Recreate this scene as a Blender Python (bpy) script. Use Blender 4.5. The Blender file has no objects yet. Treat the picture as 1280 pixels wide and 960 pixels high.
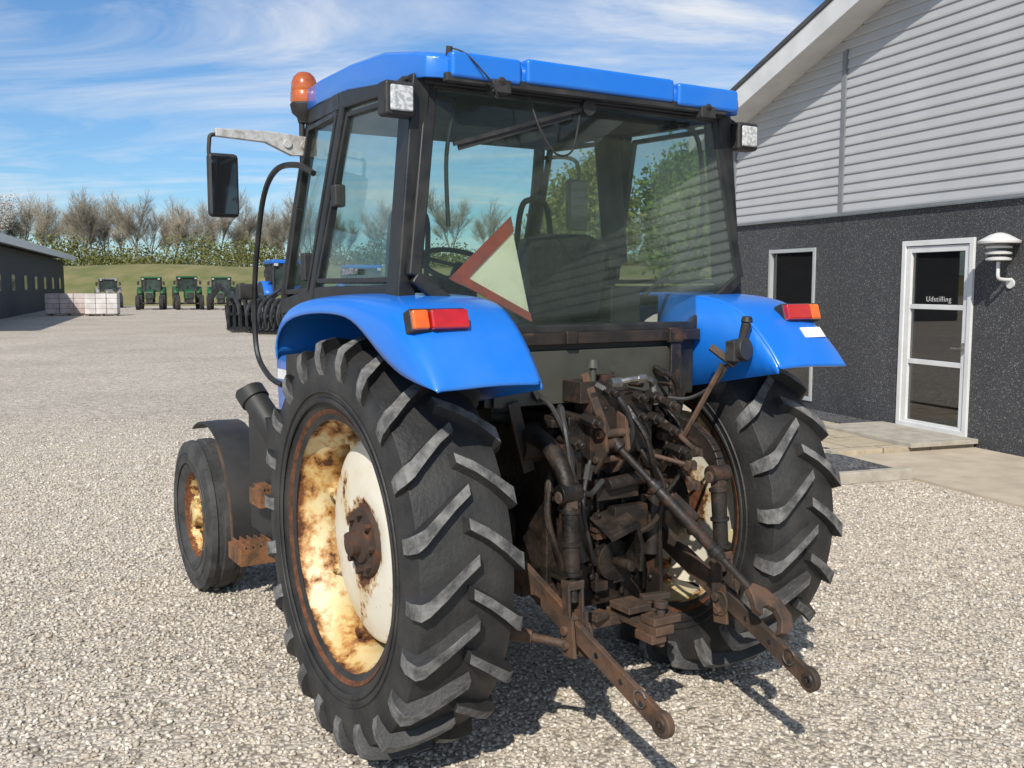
import bpy, bmesh, math, random
import numpy as np
from mathutils import Vector, Matrix
random.seed(7); rng=np.random.default_rng(7)
COL=bpy.context.collection
V=Vector; PI=math.pi
# ------------------------------------------------------------ mesh helpers
def new(): return bmesh.new()
def setmi(bm,n0,k):
    bm.faces.ensure_lookup_table()
    for f in bm.faces[n0:]: f.material_index=k
def box(bm,c,s,rot=None,k=0):
    n0=len(bm.faces)
    M=Matrix.Translation(c)
    if rot is not None:
        for ax,a in zip('XYZ',rot): M=M@Matrix.Rotation(a,4,ax)
    bmesh.ops.create_cube(bm,size=1,matrix=M@Matrix.Diagonal((s[0],s[1],s[2],1)))
    if k: setmi(bm,n0,k)
def bar(bm,p0,p1,w,h,up=(0,0,1),k=0):
    p0=V(p0);p1=V(p1);d=p1-p0;L=d.length;d.normalize()
    u=V(up); s=d.cross(u)
    if s.length<1e-4: s=d.cross(V((1,0,0)))
    s.normalize();u=s.cross(d)
    M=Matrix((( s.x,d.x,u.x,0),(s.y,d.y,u.y,0),(s.z,d.z,u.z,0),(0,0,0,1)))
    M=Matrix.Translation((p0+p1)/2)@M
    n0=len(bm.faces)
    bmesh.ops.create_cube(bm,size=1,matrix=M@Matrix.Diagonal((w,L,h,1)))
    if k: setmi(bm,n0,k)
def tube(bm,pts,r,n=10,k=0,cap=True):
    pts=[V(p) for p in pts]; rs=r if isinstance(r,(list,tuple)) else [r]*len(pts)
    n0=len(bm.faces); rings=[]; prev=None
    for i,p in enumerate(pts):
        t=(pts[min(i+1,len(pts)-1)]-pts[max(i-1,0)]).normalized()
        if prev is None:
            a=t.cross(V((0,0,1)))
            if a.length<.05: a=t.cross(V((1,0,0)))
        else: a=prev-t*prev.dot(t)
        a.normalize(); prev=a; b=t.cross(a)
        rings.append([bm.verts.new(p+(a*math.cos(2*PI*j/n)+b*math.sin(2*PI*j/n))*rs[i]) for j in range(n)])
    for i in range(len(rings)-1):
        for j in range(n): bm.faces.new((rings[i][j],rings[i][(j+1)%n],rings[i+1][(j+1)%n],rings[i+1][j]))
    if cap:
        bm.faces.new(rings[0][::-1]);bm.faces.new(rings[-1])
    if k: setmi(bm,n0,k)
def cyl(bm,p0,p1,r,r1=None,n=20,k=0): tube(bm,[p0,p1],[r,r if r1 is None else r1],n,k)
def smooth_pts(pts,m=6):
    P=[V(p) for p in pts]; out=[]
    for i in range(len(P)-1):
        a=P[max(i-1,0)];b=P[i];c=P[i+1];d=P[min(i+2,len(P)-1)]
        for j in range(m):
            t=j/m
            out.append(.5*((2*b)+(c-a)*t+(2*a-5*b+4*c-d)*t*t+(3*b-a-3*c+d)*t**3))
    out.append(P[-1]); return out
def hose(bm,pts,r,n=8,k=0): tube(bm,smooth_pts(pts),r,n,k)
def lathe(bm,prof,n=64,c=(0,0,0),k=0,close=False):
    n0=len(bm.faces);c=V(c);rings=[]
    for x,r in prof:
        rings.append([bm.verts.new(c+V((x,r*math.cos(2*PI*j/n),r*math.sin(2*PI*j/n)))) for j in range(n)])
    m=len(rings)
    for i in range(m if close else m-1):
        a=rings[i];b=rings[(i+1)%m]
        for j in range(n): bm.faces.new((a[j],a[(j+1)%n],b[(j+1)%n],b[j]))
    if k: setmi(bm,n0,k)
def prism(bm,poly,ext,k=0):
    n0=len(bm.faces);ext=V(ext)
    a=[bm.verts.new(V(p)) for p in poly];b=[bm.verts.new(V(p)+ext) for p in poly]
    bm.faces.new(a);bm.faces.new(b[::-1])
    for i in range(len(a)): bm.faces.new((a[i],b[i],b[(i+1)%len(a)],a[(i+1)%len(a)]))
    if k: setmi(bm,n0,k)
def grid(bm,rows,k=0,closed=False):
    n0=len(bm.faces)
    vs=[[bm.verts.new(V(p)) for p in r] for r in rows]
    for i in range(len(vs)-1):
        m=len(vs[i])
        for j in range(m if closed else m-1):
            bm.faces.new((vs[i][j],vs[i][(j+1)%m],vs[i+1][(j+1)%m],vs[i+1][j]))
    if k: setmi(bm,n0,k)
    return vs
def obj(name,bm,mats,parent=None,bevel=0,label=None,sharp=38,loc=None,cat=None,kind=None,group=None,solid=0,sub=0,flat=False):
    bmesh.ops.recalc_face_normals(bm,faces=bm.faces[:])
    if loc is not None: bmesh.ops.translate(bm,verts=bm.verts[:],vec=-V(loc))
    for f in bm.faces: f.smooth=not flat
    if not flat:
        for e in bm.edges:
            if len(e.link_faces)==2 and e.calc_face_angle(0)>math.radians(sharp): e.smooth=False
    me=bpy.data.meshes.new(name);bm.to_mesh(me);bm.free()
    for m in (mats if isinstance(mats,(list,tuple)) else [mats]): me.materials.append(m)
    o=bpy.data.objects.new(name,me);COL.objects.link(o)
    if loc is not None: o.location=loc
    if parent is not None:
        o.parent=parent
    if sub:
        m=o.modifiers.new('s','SUBSURF');m.levels=sub;m.render_levels=sub
    if solid:
        m=o.modifiers.new('t','SOLIDIFY');m.thickness=solid;m.offset=0
    if bevel:
        m=o.modifiers.new('b','BEVEL');m.width=bevel;m.segments=2;m.limit_method='ANGLE';m.angle_limit=math.radians(40);m.harden_normals=True
    tag(o,label,cat,group,kind); return o
def tag(o,label=None,cat=None,group=None,kind=None):
    if label:o['label']=label
    if cat:o['category']=cat
    if group:o['group']=group
    if kind:o['kind']=kind
    return o
def thing(name,label,cat,loc=(0,0,0),rz=0,group=None):
    o=bpy.data.objects.new(name,None);COL.objects.link(o);o.location=loc;o.rotation_euler=(0,0,rz);o.empty_display_size=.1
    return tag(o,label,cat,group)
def npmesh(name,verts,faces,mat):
    me=bpy.data.meshes.new(name);n=len(verts);m=len(faces);k=faces.shape[1]
    me.vertices.add(n);me.vertices.foreach_set('co',verts.astype(np.float32).ravel())
    me.loops.add(m*k);me.loops.foreach_set('vertex_index',faces.astype(np.int32).ravel())
    me.polygons.add(m);me.polygons.foreach_set('loop_start',np.arange(0,m*k,k,dtype=np.int32));me.polygons.foreach_set('loop_total',np.full(m,k,dtype=np.int32))
    me.update(calc_edges=True);me.materials.append(mat);return me
# ------------------------------------------------------------ materials
def base(name):
    m=bpy.data.materials.new(name);m.use_nodes=True;nt=m.node_tree
    b=nt.nodes['Principled BSDF'];return m,nt,b
def N(nt,t,**kw):
    n=nt.nodes.new(t)
    for k,v in kw.items():
        if k in n.inputs: n.inputs[k].default_value=v
        else: setattr(n,k,v)
    return n
def ramp(nt,fac,stops,interp='LINEAR'):
    r=nt.nodes.new('ShaderNodeValToRGB');r.color_ramp.interpolation=interp
    e=r.color_ramp.elements
    while len(e)<len(stops): e.new(.5)
    for x,(p,c) in zip(e,stops): x.position=p;x.color=(c[0],c[1],c[2],1) if isinstance(c,(tuple,list)) else (c,c,c,1)
    nt.links.new(fac,r.inputs[0]);return r.outputs[0]
def mix(nt,fac,a,b,bt='MIX'):
    m=nt.nodes.new('ShaderNodeMix');m.data_type='RGBA';m.blend_type=bt
    for i,v in ((0,fac),(6,a),(7,b)):
        if hasattr(v,'links'): nt.links.new(v,m.inputs[i])
        else: m.inputs[i].default_value=v if not isinstance(v,tuple) else (v[0],v[1],v[2],1)
    return m.outputs[2]
def noise(nt,scale,detail=4,rough=.55,co='Object',dist=0,stretch=None):
    tc=nt.nodes.new('ShaderNodeTexCoord');n=N(nt,'ShaderNodeTexNoise',Scale=scale,Detail=detail,Roughness=rough,Distortion=dist)
    src=tc.outputs[co]
    if stretch:
        mp=nt.nodes.new('ShaderNodeMapping');mp.inputs['Scale'].default_value=stretch;nt.links.new(src,mp.inputs[0]);src=mp.outputs[0]
    nt.links.new(src,n.inputs['Vector']);return n.outputs['Fac']
def bump(nt,b,h,strength,dist=.01):
    n=N(nt,'ShaderNodeBump',Strength=strength,Distance=dist);nt.links.new(h,n.inputs['Height']);nt.links.new(n.outputs[0],b.inputs['Normal'])
def pm(name,c1,c2=None,scale=8,rough=.5,metal=0,bmp=0,lo=.35,hi=.65,coat=0,bscale=None,r2=None,co='Object'):
    m,nt,b=base(name)
    b.inputs['Base Color'].default_value=(*c1,1);b.inputs['Roughness'].default_value=rough;b.inputs['Metallic'].default_value=metal
    if coat: b.inputs['Coat Weight'].default_value=coat;b.inputs['Coat Roughness'].default_value=.08
    if c2:
        f=noise(nt,scale,6,.6,co); fr=ramp(nt,f,[(lo,0),(hi,1)])
        nt.links.new(mix(nt,fr,c1,c2),b.inputs['Base Color'])
        if r2 is not None: nt.links.new(ramp(nt,f,[(lo,rough),(hi,r2)]),b.inputs['Roughness'])
    if bmp: bump(nt,b,noise(nt,bscale or scale*4,4,.6,co),bmp)
    return m
def dirty(name,paint,rust,dirt,rlo,rhi,scale=9,rough=.4,coat=0,dlo=.45,dhi=.75,radial=None,bmp=.25,stain=None):
    """paint broken by rust patches, with an orange stain round each patch and thin dirt"""
    m,nt,b=base(name)
    f=noise(nt,scale,9,.68)
    if radial:
        tc=nt.nodes.new('ShaderNodeTexCoord');sp=nt.nodes.new('ShaderNodeSeparateXYZ');nt.links.new(tc.outputs['Object'],sp.inputs[0])
        cb=nt.nodes.new('ShaderNodeCombineXYZ');nt.links.new(sp.outputs[1],cb.inputs[1]);nt.links.new(sp.outputs[2],cb.inputs[2])
        ln=N(nt,'ShaderNodeVectorMath',operation='LENGTH');nt.links.new(cb.outputs[0],ln.inputs[0])
        acc=f
        for (a,bb,w) in radial:
            mr=N(nt,'ShaderNodeMapRange');mr.inputs[1].default_value=a;mr.inputs[2].default_value=bb;mr.inputs[3].default_value=0 if w>0 else -w;mr.inputs[4].default_value=w if w>0 else 0
            nt.links.new(ln.outputs['Value'],mr.inputs[0]);ad=N(nt,'ShaderNodeMath',operation='ADD');nt.links.new(acc,ad.inputs[0]);nt.links.new(mr.outputs[0],ad.inputs[1]);acc=ad.outputs[0]
        f=acc
    rm=ramp(nt,f,[(rlo,0),(rhi,1)])
    r1=mix(nt,ramp(nt,noise(nt,scale*4,8,.7),[(.38,0),(.62,1)]),rust,tuple(c*.35 for c in rust))
    d=mix(nt,ramp(nt,noise(nt,scale*.6,7,.65),[(dlo,0),(dhi,.85)]),paint,dirt)
    if stain: d=mix(nt,ramp(nt,f,[(rlo-stain[1],0),(rlo,.9)]),d,stain[0])
    nt.links.new(mix(nt,rm,d,r1),b.inputs['Base Color'])
    nt.links.new(ramp(nt,rm,[(0,rough),(1,.85)]),b.inputs['Roughness'])
    if coat: b.inputs['Coat Weight'].default_value=coat;b.inputs['Coat Roughness'].default_value=.12
    bump(nt,b,f,bmp,.01)
    return m
def glassmat(name,tint,refl=.9,rough=.02,haze=0.0,hcol=(.5,.55,.5),base_r=0.0):
    m,nt,b=base(name);nt.nodes.remove(b);out=nt.nodes['Material Output']
    t=N(nt,'ShaderNodeBsdfTransparent');t.inputs[0].default_value=(*tint,1)
    g=N(nt,'ShaderNodeBsdfGlossy',Roughness=rough);fr=N(nt,'ShaderNodeFresnel',IOR=1.5)
    mu=N(nt,'ShaderNodeMath',operation='MULTIPLY_ADD');mu.inputs[1].default_value=refl;mu.inputs[2].default_value=base_r;nt.links.new(fr.outputs[0],mu.inputs[0])
    mx=nt.nodes.new('ShaderNodeMixShader');nt.links.new(mu.outputs[0],mx.inputs[0])
    src=t.outputs[0]
    if haze:
        d=N(nt,'ShaderNodeBsdfDiffuse');d.inputs[0].default_value=(*hcol,1)
        m2=nt.nodes.new('ShaderNodeMixShader')
        nt.links.new(ramp(nt,noise(nt,5,8,.7),[(.3,haze*.35),(.75,haze*1.8)]),m2.inputs[0]);nt.links.new(src,m2.inputs[1]);nt.links.new(d.outputs[0],m2.inputs[2]);src=m2.outputs[0]
    nt.links.new(src,mx.inputs[1]);nt.links.new(g.outputs[0],mx.inputs[2]);nt.links.new(mx.outputs[0],out.inputs[0]);return m
M={}
M['blue']=dirty('blue_paint',(.008,.165,.66),(.05,.05,.06),(.05,.21,.56),.79,.83,scale=4,rough=.33,coat=.45,dlo=.48,dhi=.85,bmp=.04)
M['bluedark']=pm('blue_paint_far',(.015,.12,.5),(.02,.16,.55),3,.4)
M['black']=pm('black_plastic',(.014,.014,.015),(.040,.038,.036),12,.45,bmp=.1,r2=.7)
M['mud']=pm('mudguard_plastic',(.018,.018,.018),(.045,.043,.040),4,.5,r2=.7,lo=.4,hi=.8)
M['frame']=pm('black_frame_paint',(.010,.010,.011),(.030,.030,.027),9,.35,bmp=.05,r2=.6)
M['rubber']=pm('tyre_rubber',(.014,.014,.015),(.048,.046,.043),5,.60,bmp=.35,bscale=60,lo=.38,hi=.72)
M['dust']=pm('dusty_rubber',(.055,.055,.055),(.21,.206,.198),18,.75,bmp=.5,bscale=50)
M['grease']=pm('greasy_black_iron',(.009,.008,.007),(.045,.030,.020),10,.42,metal=.2,bmp=.5,bscale=40,r2=.75,lo=.4,hi=.7)
M['grease2']=dirty('greasy_rusty_iron',(.017,.014,.012),(.11,.052,.028),(.045,.032,.024),.52,.64,scale=12,rough=.42,bmp=.5)
M['rust']=dirty('rusty_iron',(.105,.060,.038),(.20,.092,.042),(.030,.024,.019),.52,.66,scale=10,rough=.72,dlo=.42,dhi=.56,bmp=.6)
M['steprust']=dirty('orange_rusty_steel',(.22,.095,.04),(.32,.14,.05),(.07,.04,.02),.5,.62,scale=14,rough=.85,dlo=.46,dhi=.60,bmp=.5)
M['rim']=dirty('rusty_cream_rim',(.66,.58,.36),(.17,.062,.024),(.60,.42,.16),.535,.60,scale=5.5,rough=.5,dlo=.42,dhi=.60,radial=[(.470,.498,.35)],bmp=.3,stain=((.42,.19,.045),.07))
M['disc']=dirty('rusty_cream_disc',(.72,.68,.57),(.15,.055,.022),(.62,.52,.34),.62,.66,scale=7,rough=.45,dlo=.46,dhi=.70,radial=[(.12,.22,-.20),(.33,.40,.10)],bmp=.15,stain=((.50,.32,.14),.05))
M['frim']=dirty('rusty_cream_front_rim',(.62,.50,.24),(.20,.065,.02),(.45,.28,.10),.50,.55,scale=12,rough=.5,radial=[(.218,.245,.3)],stain=((.45,.22,.05),.06))
M['hub']=dirty('rusty_hub',(.05,.030,.022),(.15,.060,.026),(.03,.02,.016),.5,.62,scale=20,rough=.8)
M['panel']=dirty('olive_grey_panel',(.062,.062,.050),(.04,.03,.02),(.035,.033,.026),.62,.7,scale=5,rough=.5,bmp=.1)
M['chrome']=pm('bare_steel',(.45,.44,.42),(.2,.18,.15),20,.35,metal=.9)
M['castgrey']=pm('pale_cast_arm',(.55,.55,.53),(.28,.24,.20),25,.5,metal=.2,bmp=.2,lo=.45,hi=.75)
M['red']=pm('red_lens',(.55,.012,.012),(.40,.01,.01),20,.15,coat=1)
M['orange']=pm('orange_lens',(.85,.16,.01),(.7,.11,.01),20,.15,coat=1)
M['beacon']=pm('beacon_lens',(.55,.13,.02),(.30,.06,.012),10,.22,coat=.8)
M['lens']=pm('clear_lens',(.62,.63,.62),(.35,.36,.36),60,.12,coat=1,lo=.45,hi=.55)
M['white']=pm('white_paint',(.78,.78,.76),(.68,.68,.66),6,.45)
M['sticker']=pm('white_sticker',(.8,.79,.74),(.6,.55,.5),30,.6,lo=.55,hi=.7)
M['graysticker']=pm('grey_sticker',(.22,.23,.24),(.08,.08,.08),90,.6,lo=.45,hi=.55)
M['mirror']=pm('mirror_glass',(.12,.13,.15),None,rough=.03,metal=.9)
M['glass']=glassmat('tinted_cab_glass',(.885,.935,.905),.34,.02,.04,(.24,.29,.24))
M['fabric']=pm('dark_seat_fabric',(.018,.018,.02),(.035,.035,.036),60,.9,bmp=.2)
M['liner']=pm('headliner',(.06,.06,.058),(.04,.04,.04),10,.9)
M['smvred']=pm('faded_red_band',(.52,.085,.055),(.30,.07,.05),14,.7)
M['smvwhite']=pm('dusty_triangle_face',(.98,.90,.68),(.66,.60,.42),6,.8,lo=.42,hi=.70)
# ------------------------------------------------------------ world, sun, camera
sc=bpy.context.scene
W=bpy.data.worlds.new('World');sc.world=W;W.use_nodes=True;nt=W.node_tree;nt.nodes.clear()
SAZ=math.radians(191.5);SEL=math.radians(39)
sky=nt.nodes.new('ShaderNodeTexSky');sky.sky_type='NISHITA';sky.sun_disc=False;sky.sun_elevation=SEL;sky.sun_rotation=SAZ;sky.air_density=1.0;sky.dust_density=.5;sky.ozone_density=2.5
tc=nt.nodes.new('ShaderNodeTexCoord');sp=nt.nodes.new('ShaderNodeSeparateXYZ');nt.links.new(tc.outputs['Generated'],sp.inputs[0])
za=N(nt,'ShaderNodeMath',operation='ADD');za.inputs[1].default_value=.12;nt.links.new(sp.outputs[2],za.inputs[0])
zm=N(nt,'ShaderNodeMath',operation='MAXIMUM');zm.inputs[1].default_value=.05;nt.links.new(za.outputs[0],zm.inputs[0])
cb=nt.nodes.new('ShaderNodeCombineXYZ')
for i in (0,1):
    d=N(nt,'ShaderNodeMath',operation='DIVIDE');nt.links.new(sp.outputs[i],d.inputs[0]);nt.links.new(zm.outputs[0],d.inputs[1]);nt.links.new(d.outputs[0],cb.inputs[i])
mp=nt.nodes.new('ShaderNodeMapping');mp.inputs['Scale'].default_value=(.7,1.3,1);mp.inputs['Rotation'].default_value=(0,0,.75);mp.inputs['Location'].default_value=(1.3,.4,0);nt.links.new(cb.outputs[0],mp.inputs[0])
n1=N(nt,'ShaderNodeTexNoise',Scale=1.0,Detail=10,Roughness=.62,Distortion=.7);nt.links.new(mp.outputs[0],n1.inputs['Vector'])
cm=ramp(nt,n1.outputs['Fac'],[(.42,0),(.55,.36),(.68,.92)])
blu=mix(nt,1.0,sky.outputs[0],(.66,.92,1.16),'MULTIPLY')
cl=mix(nt,cm,blu,(7.9,8.1,8.4))
bg=N(nt,'ShaderNodeBackground',Strength=.108);nt.links.new(cl,bg.inputs[0]);wo=nt.nodes.new('ShaderNodeOutputWorld');nt.links.new(bg.outputs[0],wo.inputs[0])
L=bpy.data.lights.new('Sun','SUN');L.energy=4.7;L.angle=math.radians(.5);L.color=(1,.94,.84)
so=bpy.data.objects.new('Sun',L);COL.objects.link(so)
sd=V((math.sin(SAZ)*math.cos(SEL),math.cos(SAZ)*math.cos(SEL),math.sin(SEL)))
so.rotation_euler=sd.to_track_quat('Z','Y').to_euler();so.location=(0,0,20)
cam=bpy.data.cameras.new('Camera');co=bpy.data.objects.new('Camera',cam);COL.objects.link(co);sc.camera=co
cam.sensor_width=36;cam.lens=34.66;cam.clip_end=2000;cam.clip_start=.05
co.location=(0,0,1.742);co.rotation_euler=(math.radians(90-5.714),0,0)
sc.view_settings.view_transform='Standard';sc.view_settings.look='None';sc.view_settings.exposure=0
# ------------------------------------------------------------ ground
def gravelmat(name,scale,cols,bstr,gain=(.84,1.12)):
    m,nt,b=base(name);tc=nt.nodes.new('ShaderNodeTexCoord')
    v=N(nt,'ShaderNodeTexVoronoi',Scale=scale);nt.links.new(tc.outputs['Object'],v.inputs['Vector'])
    sp=nt.nodes.new('ShaderNodeSeparateColor');nt.links.new(v.outputs['Color'],sp.inputs[0])
    c=ramp(nt,sp.outputs[0],[(i/(len(cols)-1),x) for i,x in enumerate(cols)])
    edge=ramp(nt,v.outputs['Distance'],[(.45,1),(.85,.42)])
    mu=mix(nt,1.0,c,edge,'MULTIPLY')
    big=ramp(nt,noise(nt,.35,6,.65),[(.3,gain[0]),(.7,gain[1])])
    mu=mix(nt,1.0,mu,big,'MULTIPLY')
    mot=ramp(nt,noise(nt,7,9,.8),[(.38,.70),(.62,1.20)])
    nt.links.new(mix(nt,1.0,mu,mot,'MULTIPLY'),b.inputs['Base Color']);b.inputs['Roughness'].default_value=.95;b.inputs['Specular IOR Level'].default_value=.2
    inv=ramp(nt,v.outputs['Distance'],[(0,1),(.8,0)]);bump(nt,b,inv,bstr,.012);return m
GC=[(.49,.425,.34),(.63,.56,.46),(.56,.50,.42),(.72,.65,.555),(.43,.375,.305),(.66,.60,.51)]
bm=new();bmesh.ops.create_grid(bm,x_segments=2,y_segments=2,size=600);
obj('ground',bm,gravelmat('gravel_ground',48,GC,.6),kind='structure',label='light grey gravel yard',flat=True)
def stones(n,y0,y1,rmin,rmax,avoid=None):
    y=rng.uniform(y0,y1,n*4); pr=np.clip(y/7.5,0,1)*np.clip((y1-y)/5.5,0,1);y=y[rng.random(len(y))<pr][:n]; n=len(y)
    x=rng.uniform(-1,1,n)*(.60*y+.5); 
    if avoid is not None:
        k=avoid(x,y);x=x[k];y=y[k];n=len(x)
    t=(1+5**.5)/2
    iv=np.array([(-1,t,0),(1,t,0),(-1,-t,0),(1,-t,0),(0,-1,t),(0,1,t),(0,-1,-t),(0,1,-t),(t,0,-1),(t,0,1),(-t,0,-1),(-t,0,1)])/math.sqrt(1+t*t)
    fc=np.array([(0,11,5),(0,5,1),(0,1,7),(0,7,10),(0,10,11),(1,5,9),(5,11,4),(11,10,2),(10,7,6),(7,1,8),(3,9,4),(3,4,2),(3,2,6),(3,6,8),(3,8,9),(4,9,5),(2,4,11),(6,2,10),(8,6,7),(9,8,1)])
    r=rng.uniform(rmin,rmax,n)*rng.uniform(.7,1.15,n)
    P=iv[None]*rng.uniform(.78,1.18,(n,12,1))*rng.uniform(.65,1.25,(n,1,3))
    a=rng.uniform(0,2*PI,n);b=rng.normal(0,.45,n)
    ca,sa,cb_,sb=np.cos(a),np.sin(a),np.cos(b),np.sin(b)
    z=P[:,:,2]*.65
    X=P[:,:,0]*cb_[:,None]+z*sb[:,None];Z=-P[:,:,0]*sb[:,None]+z*cb_[:,None];Y=P[:,:,1]
    X2=X*ca[:,None]-Y*sa[:,None];Y2=X*sa[:,None]+Y*ca[:,None]
    co_=np.stack([X2,Y2,Z],2)*r[:,None,None]+np.stack([x,y,r*rng.uniform(.0,.6,n)],1)[:,None,:]
    F=(fc[None]+(np.arange(n)*12)[:,None,None]).reshape(-1,3)
    return co_.reshape(-1,3),F
def notpaved(x,y):
    n=.945*x+.327*y; s=-.327*x+.945*y
    return ~((n>6.25)|((n>5.5)&(s>7.0)&(s<8.4)))
ms,nt,b=base('gravel_stone');gi=nt.nodes.new('ShaderNodeNewGeometry')
c=ramp(nt,gi.outputs['Random Per Island'],[(0,(.33,.28,.22)),(.18,(.47,.41,.33)),(.45,(.57,.51,.42)),(.65,(.48,.445,.395)),(.85,(.64,.58,.49)),(1,(.76,.71,.62))])
sh=ramp(nt,noise(nt,45,4),[(.3,.82),(.7,1.12)])
nt.links.new(mix(nt,1.0,c,sh,'MULTIPLY'),b.inputs['Base Color']);b.inputs['Roughness'].default_value=.9;b.inputs['Specular IOR Level'].default_value=.25
v1,f1=stones(130000,1.9,13.5,.006,.0125,notpaved);v2,f2=stones(5000,1.9,13.5,.0125,.018,notpaved)
me=npmesh('gravel_stones',np.concatenate([v1,v2]),np.concatenate([f1,f2+len(v1)]),ms)
o=bpy.data.objects.new('gravel_stones',me);COL.objects.link(o);tag(o,'loose crushed stones covering the yard','gravel',kind='stuff')
# ------------------------------------------------------------ right building (local x into building, y along wall, z up)
BL=(.945*8.11,.327*8.11,0);BR=math.atan2(.327,.945)
def zr(s): return 4.82+(10.57-s)*.315 if s>5 else 4.82+(s+.57)*.315-.0
S0,S1=-3.1,13.12
stone,nt,b=base('dark_pebbledash');tc=nt.nodes.new('ShaderNodeTexCoord')
v=N(nt,'ShaderNodeTexVoronoi',Scale=115);nt.links.new(tc.outputs['Object'],v.inputs['Vector']);spc=nt.nodes.new('ShaderNodeSeparateColor');nt.links.new(v.outputs['Color'],spc.inputs[0])
c=ramp(nt,spc.outputs[0],[(0,(.034,.034,.037)),(.6,(.050,.050,.054)),(.84,(.075,.075,.077)),(.95,(.12,.12,.12)),(1,(.24,.24,.235))])
st=ramp(nt,noise(nt,.8,6,.65,stretch=(1,1,.25)),[(.3,.78),(.7,1.2)])
nt.links.new(mix(nt,1.0,c,st,'MULTIPLY'),b.inputs['Base Color']);b.inputs['Roughness'].default_value=.8;bump(nt,b,v.outputs['Distance'],.4,.008)
M['siding']=pm('pale_grey_siding',(.46,.465,.47),(.41,.415,.42),1.2,.55)
M['trim']=pm('white_trim',(.70,.70,.69),(.60,.60,.59),3,.5)
M['palegrey']=pm('pale_grey_trim',(.42,.43,.43),(.36,.37,.37),3,.5)
M['greytrim']=pm('grey_trim',(.22,.23,.24),(.17,.18,.19),4,.5)
M['roofdark']=pm('dark_roofing',(.05,.052,.055),(.08,.08,.08),4,.8)
M['bglass']=glassmat('building_glass',(.72,.76,.75),1.0,.01,base_r=.13)
M['interior']=pm('dim_interior',(.34,.32,.29),(.18,.17,.15),1.2,.9)
M['intpale']=pm('pale_interior_things',(.80,.77,.71),(.35,.33,.30),3,.8)
B=thing('showroom_building','dark pebbledash and pale siding building with glazed door at the right','building',BL,BR)
bm=new()
def wb(s0,s1,z0,z1): box(bm,(.10,(s0+s1)/2,(z0+z1)/2),(.2,s1-s0,z1-z0))
wb(S0,8.37,-.1,2.62);wb(9.46,10.60,-.1,2.62);wb(10.612,11.12,-.1,2.62);wb(12.19,S1,-.1,2.62)
wb(8.37,9.46,2.25,2.62);wb(11.12,12.19,2.24,2.62);wb(11.12,12.19,-.1,.19);wb(8.37,9.46,-.1,.09)
box(bm,(10,S1-.1,1.26),(19.6,.2,2.72))
obj('stone_wall',bm,stone,B,flat=True)
bm=new();z=2.66;P=.118
while z<6.6:
    lim=lambda zz: 10.57-(zz-4.82)/.315
    s1=min(S1,lim(z+P)+.35);s0=10-s1
    if s1<s0:break
    prism(bm,[(-.022,s0,z),(-.024,s0,z+.02),(-.006,s0,z+P),(.05,s0,z+P),(.05,s0,z)],(0,s1-s0,0));z+=P
obj('siding_wall',bm,M['siding'],B,flat=True)
bm=new();box(bm,(-.02,(S0+S1)/2,2.64),(.06,S1-S0,.035));box(bm,(-.015,10.607,3.66),(.055,.075,2.0));box(bm,(.0,S1+.01,3.3),(.10,.08,1.4));
obj('wall_trim',bm,M['greytrim'],B)
bm=new();OV=.42;T=.30
for sgn in (1,-1):
    def SS(s): return s if sgn==1 else 10-s
    a=[(SS(13.75),zr(13.75)),(SS(5),zr(5.0001))]
    prism(bm,[(-OV,a[0][0],a[0][1]+.06),(-OV,a[1][0],a[1][1]+.06),(-OV,a[1][0],a[1][1]+T-.02),(-OV,a[0][0],a[0][1]+T-.02)],(20,0,0))
obj('roof',bm,M['roofdark'],B,flat=True)
bm=new()
for sgn in (1,-1):
    a=[(13.78 if sgn==1 else -3.78,zr(13.78)),(5,zr(5.0001))]
    prism(bm,[(-OV-.03,a[0][0],a[0][1]-.02),(-OV-.03,a[1][0],a[1][1]-.02),(-OV-.03,a[1][0],a[1][1]+T-.04),(-OV-.03,a[0][0],a[0][1]+T-.04)],(.028,0,0))
    prism(bm,[(-OV,a[0][0],a[0][1]+.02),(-OV,a[1][0],a[1][1]+.02),(-OV,a[1][0],a[1][1]+.055),(-OV,a[0][0],a[0][1]+.055)],(.9,0,0))
obj('bargeboard',bm,M['trim'],B,flat=True)
bm=new()
for sgn in (1,-1):
    a=[(13.80 if sgn==1 else -3.80,zr(13.8)),(5,zr(5.0001))]
    prism(bm,[(-OV-.05,a[0][0],a[0][1]+T-.035),(-OV-.05,a[1][0],a[1][1]+T-.035),(-OV-.05,a[1][0],a[1][1]+T+.03),(-OV-.05,a[0][0],a[0][1]+T+.03)],(.12,0,0))
obj('roof_edge_trim',bm,M['roofdark'],B,flat=True)
bm=new();cyl(bm,(-.42,13.84,zr(13.8)+.1),(10,13.84,zr(13.8)+.1),.07);obj('gutter',bm,M['greytrim'],B)
def frame(bm,s0,s1,z0,z1,w,d,x=0.03):
    box(bm,(x,s0+w/2,(z0+z1)/2),(d,w,z1-z0));box(bm,(x,s1-w/2,(z0+z1)/2),(d,w,z1-z0))
    box(bm,(x,(s0+s1)/2,z1-w/2),(d,s1-s0-2*w,w));box(bm,(x,(s0+s1)/2,z0+w/2),(d,s1-s0-2*w,w))
bm=new();frame(bm,11.12,12.19,.19,2.24,.05,.10);wi=obj('window',bm,M['palegrey'],B,bevel=.004)
bm=new();box(bm,(.04,11.655,1.2),(.012,.99,1.97));obj('pane',bm,M['bglass'],wi)
bm=new();frame(bm,8.37,9.46,.10,2.25,.06,.12);d=obj('door_frame',bm,M['trim'],B,bevel=.004)
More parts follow.
